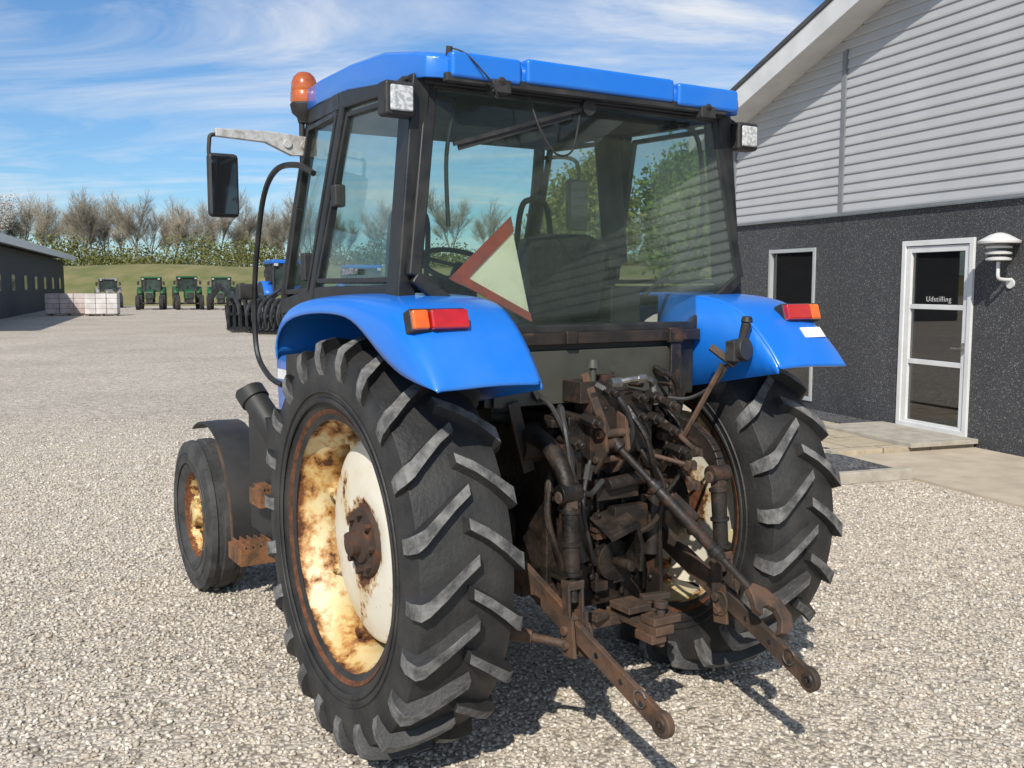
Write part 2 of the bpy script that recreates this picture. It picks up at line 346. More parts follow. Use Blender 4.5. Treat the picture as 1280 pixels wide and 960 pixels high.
bm=new();frame(bm,8.438,9.392,.12,2.182,.068,.06,.02);box(bm,(.02,8.915,1.50),(.05,.818,.055));box(bm,(.02,8.915,.87),(.05,.818,.055));dr=obj('door',bm,M['trim'],B,bevel=.004)
for z0,z1 in ((.188,.84),(.90,1.47),(1.53,2.11)):
    bm=new();box(bm,(.03,8.915,(z0+z1)/2),(.012,.818,z1-z0));obj('pane',bm,M['bglass'],dr)
bm=new();tube(bm,[(-.01,8.48,1.06),(-.06,8.48,1.06),(-.06,8.60,1.06)],.011);cyl(bm,(-.015,8.48,1.0),(-.015,8.48,1.12),.018);obj('handle',bm,M['chrome'],dr)
cu=bpy.data.curves.new('t','FONT');cu.body='Udstilling';cu.size=.088;cu.space_character=1.14;cu.offset=-.0016;cu.align_x='CENTER';cu.extrude=.001
to=bpy.data.objects.new('t',cu);COL.objects.link(to);bpy.context.view_layer.update()
me=bpy.data.meshes.new_from_object(to.evaluated_get(bpy.context.evaluated_depsgraph_get()));bpy.data.objects.remove(to)
me.materials.clear();me.materials.append(M['white']);to=bpy.data.objects.new('lettering',me);COL.objects.link(to);to.parent=dr
to.matrix_local=Matrix(((0,0,-1,.018),(-1,0,0,8.90),(0,1,0,1.56),(0,0,0,1)))
bm=new();box(bm,(2.6,10.4,0.02),(5,5.2,.06));box(bm,(5.1,10.4,1.3),(.1,5.2,2.6));box(bm,(2.6,13.0,1.3),(5,.1,2.6));box(bm,(2.6,7.75,1.3),(5,.1,2.6));box(bm,(2.6,10.4,2.58),(5,5.2,.06))
obj('interior_wall',bm,M['interior'],B,flat=True)
bm=new();box(bm,(.8,9.75,.55),(.5,1.3,.9));obj('counter',bm,M['intpale'],B,bevel=.01)
bm=new();box(bm,(.55,9.6,1.36),(.04,.6,.22));obj('poster_board',bm,M['intpale'],B,bevel=.004)
bm=new();box(bm,(.9,12.2,.45),(.5,.6,.8));obj('cabinet',bm,M['intpale'],B,bevel=.01)
bm=new();LS=7.88
cyl(bm,(-.02,LS,1.76),(.01,LS,1.76),.05);tube(bm,smooth_pts([(0,LS,1.80),(-.10,LS,1.80),(-.17,LS,1.82),(-.18,LS,1.90),(-.18,LS,1.98)]),.018)
wl=obj('wall_lamp',bm,M['trim'],B)
bm=new()
def vl(bm,c,prof,n=24):
    rings=[[bm.verts.new((c[0]+r*math.cos(2*PI*j/n),c[1]+r*math.sin(2*PI*j/n),z)) for j in range(n)] for z,r in prof]
    for i in range(len(rings)-1):
        for j in range(n): bm.faces.new((rings[i][j],rings[i][(j+1)%n],rings[i+1][(j+1)%n],rings[i+1][j]))
    bm.faces.new(rings[0]);bm.faces.new(rings[-1])
for z0 in (2.00,2.06,2.12): vl(bm,(-.18,LS),[(z0,.06),(z0-.006,.12),(z0+.012,.125),(z0+.035,.055)])
vl(bm,(-.18,LS),[(2.17,.10),(2.165,.20),(2.185,.205),(2.25,.09),(2.27,.03)]);obj('lamp_shade',bm,M['trim'],wl)
def gobj(name,bm,mat,label=None,**k):
    o=obj(name,bm,mat,kind='structure',label=label,**k);o.location=BL;o.rotation_euler=(0,0,BR);return o
pav,nt,b=base('tan_paving');tc=nt.nodes.new('ShaderNodeTexCoord');br=N(nt,'ShaderNodeTexBrick',Scale=1);br.inputs['Color1'].default_value=(.46,.38,.27,1);br.inputs['Color2'].default_value=(.54,.46,.34,1);br.inputs['Mortar'].default_value=(.22,.19,.15,1)
br.inputs['Mortar Size'].default_value=.012;br.inputs['Brick Width'].default_value=.6;br.inputs['Row Height'].default_value=.6;br.offset=.5;nt.links.new(tc.outputs['Object'],br.inputs['Vector'])
gr=ramp(nt,noise(nt,9,9,.75),[(.3,.68),(.7,1.15)]);nt.links.new(mix(nt,1.0,br.outputs[0],gr,'MULTIPLY'),b.inputs['Base Color']);b.inputs['Roughness'].default_value=.9
M['sand']=pm('compacted_sand',(.54,.46,.35),(.42,.355,.27),3,.95,bmp=.5,bscale=60)
M['concrete']=pm('pale_concrete',(.46,.42,.35),(.32,.29,.24),7,.9,bmp=.2)
bm=new();box(bm,(-.95,2.0,.0),(1.8,12.4,.05));gobj('sand_path',bm,M['sand'],'tan compacted sand path',flat=True)
bm=new();box(bm,(-.92,10.85,.03),(1.80,5.2,.08));gobj('paving',bm,pav,'tan concrete slabs in front of the door',flat=True)
bm=new();box(bm,(-.45,8.95,.085),(.88,1.5,.05));box(bm,(-1.87,10.8,.05),(.08,5.3,.10));box(bm,(-2.45,7.15,.05),(1.25,.09,.10));box(bm,(-2.45,8.3,.05),(1.25,.09,.10));box(bm,(-3.05,7.72,.05),(.09,1.06,.10))
gobj('kerb',bm,M['concrete'],'pale concrete kerbs and door step',bevel=.006)
dg=gravelmat('dark_gravel',45,[(.05,.05,.055),(.12,.12,.13),(.20,.20,.20),(.08,.08,.09)],.6)
bm=new();box(bm,(-2.42,7.72,.03),(1.16,1.0,.07));box(bm,(-.25,11.3,.06),(.45,3.0,.06));gobj('dark_gravel_bed',bm,dg,'dark grey gravel beds beside the paving',flat=True)
# ------------------------------------------------------------ THE TRACTOR
TR=thing('tractor','large blue tractor with glazed cab, rusty rims and rear three point hitch','tractor',(.140,4.076,0),math.radians(32.019))
R=.779;TX=.7735;WW=.364;RR=.509
def tyre_bm(R,W,rim,nl):
    bm=new();h=W/2
    rc=R-.040
    lathe(bm,[(-h*.80,rim-.02),(-h*.86,rim+.01),(-h*.98,rim+.06),(-h*1.02,(rim+rc)/2+.01),(-h*1.0,rc-.07),(-h*.94,rc-.025),(-h*.6,rc-.006),(0,rc),(h*.6,rc-.006),(h*.94,rc-.025),(h*1.0,rc-.07),(h*1.02,(rim+rc)/2+.01),(h*.98,rim+.06),(h*.86,rim+.01),(h*.80,rim-.02)],96)
    for s in (-1,1):
        lathe(bm,[(s*h*.99,rim+.045),(s*h*1.015,rim+.05),(s*h*1.02,rim+.06),(s*h*1.0,rim+.065)],96)
        lathe(bm,[(s*h*1.005,rim+.083),(s*h*1.03,rim+.086),(s*h*1.03,rim+.090),(s*h*1.005,rim+.093)],96)
    pitch=2*PI/nl
    for sd_ in (1,-1):
        for i in range(nl):
            f0=i*pitch+(pitch/2 if sd_<0 else 0)
            jit=random.uniform(-.004,.004)
            wr=random.uniform(-.004,.002)
            secs=[(-.012,R-.004,-.020,rc-.01,0,.019,.030),(.05,R-.001,.05,rc-.01,.052,.020,.031),(.11,R-.004,.11,rc-.015,.112,.023,.034),(h*.90,R-.014,h*.90,rc-.03,.172,.028,.038),(h*1.03,R-.026,h*.95,rc-.05,.190,.030,.040),(h*1.10,R-.075,h*.97,rc-.085,.199,.030,.040),(h*1.075,R-.120,h*.98,rc-.115,.203,.029,.036)]
            rows=[]
            for (xt,rt,xb,rb,ph,wt,wb_) in secs:
                j1=random.uniform(-.002,.002);j2=random.uniform(-.002,.002)
                rows.append([(sd_*xb,rb,ph-wb_/R),(sd_*xt,rt+wr,ph-(wt+j1)/R),(sd_*xt,rt+wr,ph+(wt+j2)/R),(sd_*xb,rb,ph+wb_/R)])
            def P3(x,r,ph):
                a=PI-(f0+jit)+ph
                return (x,r*math.cos(a),r*math.sin(a))
            vs=[[bm.verts.new(P3(*p)) for p in r] for r in rows]
            for a in range(len(vs)-1):
                for q in range(3):
                    f=bm.faces.new((vs[a][q],vs[a][q+1],vs[a+1][q+1],vs[a+1][q]))
                    if q==1: f.material_index=1
            bm.faces.new(vs[0]);f=bm.faces.new(vs[-1]);f.material_index=1
    return bm
def rim_bm(w,r):
    bm=new();h=w/2
    lathe(bm,[(-h-.004,r-.008),(-h-.008,r),(-h+.006,r+.004),(-h+.016,r-.022),(-h+.06,r-.030),(-h+.085,r-.055),(0,r-.062),(h-.085,r-.055),(h-.06,r-.030),(h-.016,r-.022),(h-.006,r+.004),(h+.008,r),(h+.004,r-.010),(h-.012,r-.030),(h-.060,r-.040),(h-.088,r-.066),(0,r-.074),(-h+.088,r-.066),(-h+.060,r-.040),(-h+.012,r-.030)],96,close=True)
    for i in range(8):
        a=i*PI/4+.3;c,s=math.cos(a),math.sin(a)
        bar(bm,(.02,(r-.15)*c,(r-.15)*s),(.02,(r-.065)*c,(r-.065)*s),.05,.07,(1,0,0))
        cyl(bm,(-.035,(r-.10)*c,(r-.10)*s),(.04,(r-.10)*c,(r-.10)*s),.018,n=6)
    return bm
def disc_bm():
    bm=new()
    lathe(bm,[(.012,.395),(-.008,.385),(-.018,.365),(-.032,.28),(-.042,.21),(-.046,.16),(-.040,.14),(-.040,.0001)],72)
    lathe(bm,[(.032,.395),(.002,.36),(-.02,.22),(-.025,.0001)],48);lathe(bm,[(.012,.395),(.032,.395)],72)
    return bm
def hub_bm():
    bm=new()
    lathe(bm,[(-.040,.135),(-.058,.128),(-.062,.080),(-.074,.074),(-.082,.050),(-.112,.045),(-.116,.032),(-.116,.0001)],32)
    for i in range(8):
        a=i*PI/4;cyl(bm,(-.056,.106*math.cos(a),.106*math.sin(a)),(-.082,.106*math.cos(a),.106*math.sin(a)),.014,n=6)
    return bm
def rear_wheel(x,flip):
    w=obj('rear_wheel',rim_bm(WW*.86,RR),M['rim'],TR,label='rusty cream rear wheel rim')
    w.location=(x,0,R)
    t=obj('tyre',tyre_bm(R,WW,RR-.02,22),[M['rubber'],M['dust']],w,bevel=.003,sharp=30)
    d=obj('wheel_disc',disc_bm(),M['disc'],w);h=obj('hub',hub_bm(),M['hub'],w)
    if flip: w.scale=(-1,1,1)
    return w
lw=rear_wheel(-TX,False);rw=rear_wheel(TX,True)
RF=.433;FX=.79;WB=2.294
M['ftyre']=pm('front_tyre_rubber' ,(.022,.022,.022),(.07,.068,.065),8,.7,bmp=.3,bscale=60)
def front_wheel(x,flip):
    bm=new();h=.118;r=.252
    lathe(bm,[(-h*.70,r-.012),(-h*.74,r-.004),(-h*.70,r),(-h*.5,r-.02),(0,r-.045),(h*.5,r-.02),(h*.7,r),(h*.7,r-.012),(h*.4,r-.035),(0,r-.06),(-h*.4,r-.035)],56,close=True)
    lathe(bm,[(-.02,r-.04),(-.035,.15),(-.05,.10),(-.055,.0001)],48);lathe(bm,[(-.055,.07),(-.10,.062),(-.105,.04),(-.105,.0001)],24)
    for i in range(6): a=i*PI/3;cyl(bm,(-.05,.10*math.cos(a),.10*math.sin(a)),(-.075,.10*math.cos(a),.10*math.sin(a)),.012,n=6)
    w=obj('front_wheel',bm,M['frim'],TR,label='small rusty cream front wheel');w.location=(x,WB,RF)
    bm=new()
    pr=[(-h*.72,r-.01),(-h*.85,r+.015),(-h*1.0,r+.07),(-h*.99,RF-.075),(-h*.92,RF-.035),(-h*.88,RF-.012),(-h*.62,RF-.004),(-h*.58,RF-.012),(-h*.30,RF-.012),(-h*.26,RF),(h*.26,RF),(h*.30,RF-.012),(h*.58,RF-.012),(h*.62,RF-.004),(h*.88,RF-.012),(h*.92,RF-.035),(h*.99,RF-.075),(h*1.0,r+.07),(h*.85,r+.015),(h*.72,r-.01)]
    lathe(bm,pr,64)
    for q in (.045,.10): lathe(bm,[(-h*.985,r+q),(-h*1.02,r+q+.004),(-h*1.02,r+q+.010),(-h*.985,r+q+.014)],64)
    obj('tyre',bm,M['ftyre'],w)
    if flip: w.scale=(-1,1,1)
    return w
front_wheel(-FX,False);front_wheel(FX,True)
def fender(sg):
    bm=new()
    st=[(.60,1.46,1.43,.94),(.59,1.55,1.48,.95),(.555,1.62,1.54,.95),(.46,1.668,1.60,.95),(.28,1.695,1.63,.95),(.08,1.705,1.642,.95),(-.12,1.708,1.640,.95),(-.22,1.706,1.625,.95),(-.32,1.70,1.588,.95),(-.43,1.69,1.53,.95),(-.52,1.668,1.49,.948),(-.60,1.62,1.462,.945),(-.67,1.56,1.447,.938),(-.725,1.502,1.437,.930),(-.765,1.450,1.428,.918),(-.775,1.428,1.42,.912)]
    rows=[]
    for (y,zt,zl,xo) in st:
        xi=.50+max(0,(-y-.1))*.06
        dz=zt-zl
        rows.append([(sg*xi,y,zt-.004),(sg*(xi+.03),y,zt),(sg*.70,y,zt+.004),(sg*(xo-.12),y,zt),(sg*(xo-.045),y,zt-dz*.06-.003),(sg*(xo-.014),y,zt-dz*.28),(sg*(xo-.003),y,zt-dz*.72),(sg*xo,y,zl)])
    grid(bm,rows)
    f=obj('rear_fender',bm,M['blue'],TR,solid=.010,sub=1,sharp=80)
    bm=new();rows=[]
    for (y,zt,zl,xo) in st[6:]:
        xi=.50+max(0,(-y-.1))*.06;zb=1.285+.125*min(1,(-y-.1)/.67)
        rows.append([(sg*(xi-.001),y,zt-.006),(sg*(xi-.004),y,zt*.5+zb*.5),(sg*(xi-.004),y,min(zb,zt-.008))])
    grid(bm,rows);obj('inner_panel',bm,M['blue'],f,solid=.006)
    bm=new();box(bm,(sg*.824,-.598,1.628),(.204,.05,.076),(math.radians(-18),0,0));t=obj('tail_light',bm,M['black'],TR,bevel=.008)
    bm=new();box(bm,(sg*.793,-.626,1.634),(.134,.035,.064),(math.radians(-18),0,0));obj('red_lens',bm,M['red'],t,bevel=.008)
    bm=new();box(bm,(sg*.892,-.620,1.634),(.058,.030,.064),(math.radians(-18),0,0));obj('orange_lens',bm,M['orange'],t,bevel=.008)
fender(-1);fender(1)
bm=new();box(bm,(.822,-.683,1.556),(.115,.003,.05),(math.radians(-42),0,0));obj('sticker',bm,M['sticker'],TR)
# roof
bm=new()
def roofring(ins,zf):
    half=[(-.735,-.02),(-.738,.30),(-.70,.72),(-.66,.95),(-.60,1.07),(-.50,1.12),(-.2,1.15)]
    rear=[(-.735,-.27),(-.725,-.345),(-.69,-.375),(-.45,-.385),(-.2,-.39)]
    loop=[(x,y) for x,y in rear[::-1]]+half
    loop=loop+[(-x,y) for x,y in half[::-1]]+[(-x,y) for x,y in rear]
    out=[]
    for x,y in loop:
        X=x*(1-ins/.74);Y=.38+(y-.38)*(1-ins/.76);out.append((X,Y,zf(Y)))
    return out
lin=lambda y,y0,z0,y1,z1: z0 if y<=y0 else (z1 if y>=y1 else z0+(z1-z0)*(y-y0)/(y1-y0))
zb_=lambda y: lin(y,-.38,2.435,.3,2.50)+lin(y,.3,0,1.1,.03);zt_=lambda y: lin(y,-.38,2.515,-.05,2.585)+lin(y,.0,0,1.1,.045)
vs=grid(bm,[roofring(.05,lambda y:zb_(y)+.01),roofring(.005,zb_),roofring(0,lambda y:zb_(y)+.03),roofring(.004,lambda y:zt_(y)-.012),roofring(.018,zt_),roofring(.10,lambda y:zt_(y)+.008),roofring(.3,lambda y:zt_(y)+.022)],closed=True)
bm.faces.new(vs[-1]);bm.faces.new(vs[0][::-1])
rf=obj('cab_roof',bm,M['blue'],TR,bevel=.005,sharp=40)
bm=new()
for x0,x1,zz in ((-.655,-.375,0),(-.355,.325,.008),(.345,.665,0)):
    box(bm,((x0+x1)/2,-.37,2.482+zz),(x1-x0,.07,.088))
obj('rear_lip',bm,M['blue'],rf,bevel=.014)
bm=new()
for x in (-.46,.50): box(bm,(x,-.385,2.425),(.075,.05,.045));cyl(bm,(x,-.41,2.44),(x,-.39,2.44),.018)
box(bm,(-.03,-.38,2.44),(1.28,.03,.03));obj('window_hinge',bm,M['black'],rf,bevel=.004)
bm=new();cyl(bm,(-.645,-.36,2.50),(-.645,-.37,2.545),.011);hose(bm,[(-.645,-.37,2.54),(-.60,-.40,2.52),(-.54,-.42,2.46),(-.50,-.42,2.42),(-.48,-.41,2.38),(-.49,-.38,2.42)],.003);obj('lamp_wire',bm,M['black'],rf)
# cab frame
wy=lambda z:-.285-(2.435-z)*.0895
FR=[(-.653,2.435),(-.751,1.773),(-.485,1.579),(.485,1.579),(.751,1.773),(.653,2.435)]
bm=new()
for i in range(6):
    a=FR[i];b=FR[(i+1)%6]
    bar(bm,(a[0]*1.015,wy(a[1])+.025,a[1]),(b[0]*1.015,wy(b[1])+.025,b[1]),.05,.034,(0,1,0) if abs(a[0]-b[0])<.3 else (0,0,1))
def both(f):
    for s in (-1,1): f(s)
def pillars(s):
    bar(bm,(s*.705,-.235,2.46),(s*.785,-.25,1.66),.10,.07,(s,0,0))
    bar(bm,(s*.705,.375,2.46),(s*.775,.60,1.66),.05,.05,(s,0,0))
    tube(bm,smooth_pts([(s*.62,.98,2.48),(s*.645,1.06,2.2),(s*.66,1.17,1.9),(s*.665,1.25,1.62),(s*.60,1.28,1.15)]),.032,8)
    bar(bm,(s*.70,-.28,2.455),(s*.70,.40,2.475),.06,.07);bar(bm,(s*.70,.40,2.475),(s*.62,.98,2.50),.06,.07)
    bar(bm,(s*.775,-.28,1.70),(s*.765,.62,1.69),.05,.09);bar(bm,(s*.765,.62,1.69),(s*.67,1.25,1.64),.05,.07)
both(pillars)
bar(bm,(-.62,.99,2.49),(.62,.99,2.49),.05,.07);bar(bm,(-.70,-.27,2.455),(.70,-.27,2.455),.05,.05)
bar(bm,(-.64,1.26,1.60),(.64,1.26,1.60),.05,.06)
cf=obj('cab_frame',bm,M['frame'],TR,bevel=.008)
bm=new();box(bm,(0,.35,2.455),(1.30,1.2,.03));obj('headliner',bm,M['liner'],cf)
bm=new();box(bm,(.655,.42,2.15),(.07,.13,.62),(0,math.radians(-6),0));obj('pillar_trim',bm,M['black'],cf,bevel=.02)
bm=new();prism(bm,[(-.50,-.345,1.30),(.50,-.345,1.30),(.50,-.345,1.585),(-.50,-.345,1.585)],(0,1.55,0));
prism(bm,[(-.76,.62,1.0),(-.56,.62,1.0),(-.56,1.25,1.0),(-.68,1.25,1.0)],(0,0,.66));prism(bm,[(.76,.62,1.0),(.56,.62,1.0),(.56,1.25,1.0),(.68,1.25,1.0)],(0,0,.66))
obj('cab_floor',bm,M['frame'],TR,bevel=.006)
bm=new();prism(bm,[(-.47,-.352,1.30),(.42,-.352,1.30),(.42,-.352,1.50),(-.47,-.352,1.50)],(0,-.012,0));obj('rear_panel',bm,M['panel'],TR,bevel=.004)
bm=new();box(bm,(0,-.365,1.545),(1.0,.04,.045));box(bm,(-.15,-.385,1.548),(.05,.03,.05));box(bm,(.36,-.385,1.545),(.07,.03,.06));obj('window_latch',bm,M['grease2'],TR,bevel=.005)
bm=new();prism(bm,[(x,wy(z)+.01,z) for x,z in FR],(0,.005,0));rwn=obj('rear_window',bm,M['glass'],TR,flat=True)
bm=new();tube(bm,[(-.05,-.335,2.40),(-.05,-.36,2.40)],.03);bar(bm,(-.05,-.345,2.40),(-.62,-.35,2.225),.012,.014);bar(bm,(-.12,-.338,2.365),(-.60,-.345,2.215),.008,.02)
hose(bm,[(-.30,-.33,2.42),(-.27,-.36,2.30),(-.20,-.36,2.22),(-.12,-.35,2.24),(-.08,-.34,2.38)],.004)
obj('wiper',bm,M['black'],rwn)
def sidepanes(s):
    bm=new();prism(bm,[(s*.712,-.20,2.43),(s*.712,.36,2.44),(s*.772,.57,1.73),(s*.772,-.20,1.73)],(s*.005,0,0))
    q=obj('side_window',bm,M['glass'],TR,flat=True)
    bm=new();pts=[(s*.716,-.185,2.40),(s*.716,.325,2.41),(s*.775,.53,1.76),(s*.775,-.175,1.76)]
    for i in range(4): bar(bm,pts[i],pts[(i+1)%4],.02,.028,(s,0,0))
    obj('window_frame',bm,M['frame'],q,bevel=.004)
    if s<0:
        bm=new();box(bm,(-.782,.20,1.795),(.003,.16,.022));obj('sticker',bm,M['graysticker'],q)
        bm=new();box(bm,(-.74,.40,2.10),(.05,.05,.09));obj('latch',bm,M['black'],q,bevel=.01)
    bm=new();prism(bm,[(s*.712,.42,2.44),(s*.640,.95,2.45),(s*.672,1.21,1.70),(s*.770,.64,1.71)],(s*.005,0,0))
    d=obj('door',bm,M['glass'],TR,flat=True)
    bm=new();pts=[(s*.718,.43,2.43),(s*.650,.93,2.44),(s*.668,1.05,2.10),(s*.680,1.19,1.71),(s*.774,.65,1.72)]
    for i in range(5): bar(bm,pts[i],pts[(i+1)%5],.022,.03,(s,0,0))
    obj('door_edge',bm,M['frame'],d,bevel=.004)
    bm=new();box(bm,(s*.775,.68,1.82),(.04,.05,.12));obj('door_handle',bm,M['black'],d,bevel=.008)
both(sidepanes)
bm=new();prism(bm,[(-.60,.98,2.47),(.60,.98,2.47),(.65,1.25,1.62),(-.65,1.25,1.62)],(0,.005,0));obj('windscreen',bm,M['glass'],TR,flat=True)
# interior
bm=new();box(bm,(.10,.04,1.77),(.42,.10,.34),(math.radians(10),0,0));box(bm,(.10,.30,1.60),(.46,.46,.12));box(bm,(.10,.25,1.50),(.3,.3,.12));box(bm,(.10,.03,1.92),(.34,.07,.07),(math.radians(10),0,0));obj('seat',bm,M['fabric'],TR,bevel=.04)
bm=new();box(bm,(.38,.35,1.66),(.16,.8,.16));box(bm,(.33,.12,1.84),(.06,.32,.05))
for i in range(5): tube(bm,[(.35+.02*i,.3+.09*i,1.72),(.36+.015*i,.33+.09*i,1.90)],.008)
obj('side_console',bm,M['black'],TR,bevel=.015)
bm=new();box(bm,(0,1.1,1.62),(.5,.22,.34));obj('dashboard',bm,M['black'],TR,bevel=.015)
bm=new()
C0=V((-.0,.72,1.83));ax=V((0,-.45,.9)).normalized();u=V((1,0,0));v_=ax.cross(u)
ring=[C0+(u*math.cos(2*PI*i/32)+v_*math.sin(2*PI*i/32))*.19 for i in range(33)]
tube(bm,ring,.013,8,cap=False)
for i in range(3): a=2*PI*i/3+.5;tube(bm,[C0,C0+(u*math.cos(a)+v_*math.sin(a))*.19],.009)
tube(bm,[C0,C0-ax*.4+V((0,.12,0))],.035);obj('steering_wheel',bm,M['black'],TR)
for pts in ([(-.28,.95,1.62),(-.28,.9,2.0),(-.24,.9,2.10),(-.12,.9,2.10),(-.08,.9,2.0),(-.08,.95,1.62)],[(.02,.30,1.62),(.03,.25,2.04),(.07,.22,2.11),(.12,.22,2.11),(.16,.22,2.04),(.18,.22,1.8)]):
    bm=new();hose(bm,pts,.013);obj('inner_handrail',bm,M['black'],TR)
for pts,r_ in (([(.45,-.25,2.40),(.58,-.25,2.36),(.62,-.25,2.15),(.60,-.25,1.95),(.45,-.25,1.80),(.30,-.26,1.70)],.010),([(-.56,-.26,2.40),(-.60,-.26,2.2),(-.60,-.27,1.95)],.008)):
    bm=new();hose(bm,pts,r_);obj('gas_strut',bm,M['black'],TR)
# triangle inside the rear window
A_=V((-.600,-.27,1.765));B_=V((-.335,-.26,1.995));C_=V((-.250,-.275,1.605));cc=(A_+B_+C_)/3
bm=new();prism(bm,[cc+(p-cc)*.97 for p in (A_,B_,C_)],(0,.004,0));tri=obj('warning_triangle',bm,M['smvwhite'],TR,flat=True,label='dusty cream warning triangle with red borders behind the rear glass')
bm=new()
def band(p,q,o_,w):
    i1=p+(o_-p).normalized()*w*1.1;i2=q+(o_-q).normalized()*w*1.1
    prism(bm,[p,q,i2,i1],(0,-.005,0))
band(A_,B_,C_,.050);band(A_+V((.01,0,0)),C_,B_,.032)
obj('red_border',bm,M['smvred'],tri,flat=True)
def wlamp(x,y,z):
    s=1 if x>0 else -1
    bm=new();box(bm,(x,y+.01,z),(.115,.07,.115));tube(bm,[(x,y+.03,z+.04),(x-s*.05,y+.06,z+.08),(x-s*.10,y+.06,z+.09)],.012);l=obj('work_lamp',bm,M['black'],TR,bevel=.012)
    bm=new();box(bm,(x,y-.030,z),(.084,.012,.084));obj('lamp_lens',bm,M['lens'],l,bevel=.006)
wlamp(-.805,-.30,2.365);wlamp(.805,-.30,2.365)
bm=new();cyl(bm,(-.665,1.0,2.28),(-.665,1.0,2.48),.013);vl(bm,(-.65,1.0),[(2.475,.030),(2.50,.036),(2.52,.058),(2.555,.066),(2.565,.060)])
bc=obj('beacon',bm,M['black'],TR)
bm=new();vl(bm,(-.65,1.0),[(2.560,.060),(2.575,.064),(2.61,.062),(2.616,.058),(2.622,.061),(2.655,.057),(2.680,.047),(2.697,.030),(2.702,.012)]);obj('beacon_lens',bm,M['beacon'],bc)
bm=new();prism(bm,[(-.60,.985,2.41),(-.60,.985,2.33),(-.72,.985,2.325),(-.84,.985,2.375),(-1.06,.985,2.385),(-1.06,.985,2.42),(-.83,.985,2.425)],(0,.03,0))
for x in (-.66,-.74): cyl(bm,(x,.975,2.375),(x,1.02,2.375),.02)
ma=obj('mirror_arm',bm,M['castgrey'],TR,bevel=.004)
bm=new();hose(bm,[(-1.02,1.0,2.395),(-1.075,1.0,2.39),(-1.085,1.0,2.36),(-1.085,1.0,2.30),(-1.05,.985,2.25)],.009);obj('mirror_bracket',bm,M['black'],ma)
def mirror(x,z,par):
    bm=new();box(bm,(x,.985,z),(.135,.04,.275));m_=obj('mirror',bm,M['black'],par,bevel=.018)
    bm=new();box(bm,(x,.962,z),(.112,.004,.25));obj('mirror_glass',bm,M['mirror'],m_,bevel=.002)
mirror(-1.035,2.175,TR);mirror(.86,2.17,TR)
bm=new();tube(bm,smooth_pts([(.60,1.0,2.40),(.80,1.0,2.42),(.88,1.0,2.38),(.88,1.0,2.25)]),.011);obj('mirror_bracket',bm,M['black'],TR)
bm=new();hose(bm,[(-.69,.80,2.23),(-.71,.95,2.28),(-.73,1.17,2.28),(-.73,1.36,2.18),(-.73,1.48,1.95),(-.73,1.55,1.70),(-.73,1.54,1.42),(-.72,1.40,1.30),(-.70,1.25,1.26)],.014)
hr=obj('grab_rail',bm,M['frame'],TR)
bm=new();box(bm,(-.76,1.58,1.71),(.10,.06,.08));obj('indicator_lamp',bm,M['black'],hr,bevel=.01)
# hood and engine
bm=new();rows=[]
for y,w,zt in ((1.25,.27,1.56),(1.8,.265,1.53),(2.4,.25,1.49),(2.68,.235,1.44),(2.76,.20,1.36)):
    rows.append([(-w,y,.95),(-w-.01,y,1.25),(-w,y,zt-.10),(-w+.06,y,zt-.02),(0,y,zt+.01),(w-.06,y,zt-.02),(w,y,zt-.10),(w+.01,y,1.25),(w,y,.95)])
vs=grid(bm,rows);bm.faces.new(vs[-1]);obj('hood',bm,M['blue'],TR,sharp=50)
for s in (-1,1):
    bm=new();box(bm,(s*.282,2.0,1.20),(.004,1.1,.06));obj('hood_stripe',bm,M['white'],TR)
bm=new();box(bm,(0,1.9,.80),(.42,1.7,.34));box(bm,(0,2.35,.62),(.3,.5,.2));bar(bm,(-.62,WB,.50),(.62,WB,.50),.10,.10)
for s in (-1,1): cyl(bm,(s*.62,WB,.40),(s*.62,WB,.60),.05);cyl(bm,(s*.58,WB,.433),(s*.72,WB,.433),.045)
obj('engine',bm,M['grease'],TR,bevel=.01)
bm=new();box(bm,(-.60,1.30,.80),(.34,.56,.60));cyl(bm,(-.70,1.28,.98),(-.775,1.46,1.18),.070,.064);tube(bm,[(-.770,1.445,1.165),(-.788,1.495,1.215),(-.790,1.50,1.228)],[.074,.074,.062],20)
obj('fuel_tank',bm,M['mud'],TR,bevel=.035)
bm=new();box(bm,(.60,1.22,.80),(.30,.42,.60));obj('battery_box',bm,M['black'],TR,bevel=.03)
def mud(s):
    bm=new();rows=[]
    for i in range(19):
        a=math.radians(62+i*7.6);r=.535
        y=WB+r*math.cos(a);z=RF-.01+r*math.sin(a)
        rows.append([(s*.815,y,z),(s*.72,y,z+.004),(s*.60,y,z)])
    grid(bm,rows);m_=obj('front_mudguard',bm,M['mud'],TR,solid=.010,sharp=60,bevel=.003)
    bm=new();bar(bm,(s*.60,WB,.50),(s*.62,WB-.05,.96),.03,.02);bar(bm,(s*.62,WB-.05,.955),(s*.80,WB-.05,.955),.03,.012)
    tube(bm,[(s*.818,WB+.535*math.cos(math.radians(a_)),RF-.012+.535*math.sin(math.radians(a_))) for a_ in range(120,185,8)],.008,6)
    obj('mudguard_stay',bm,M['rust'],m_)
both(mud)
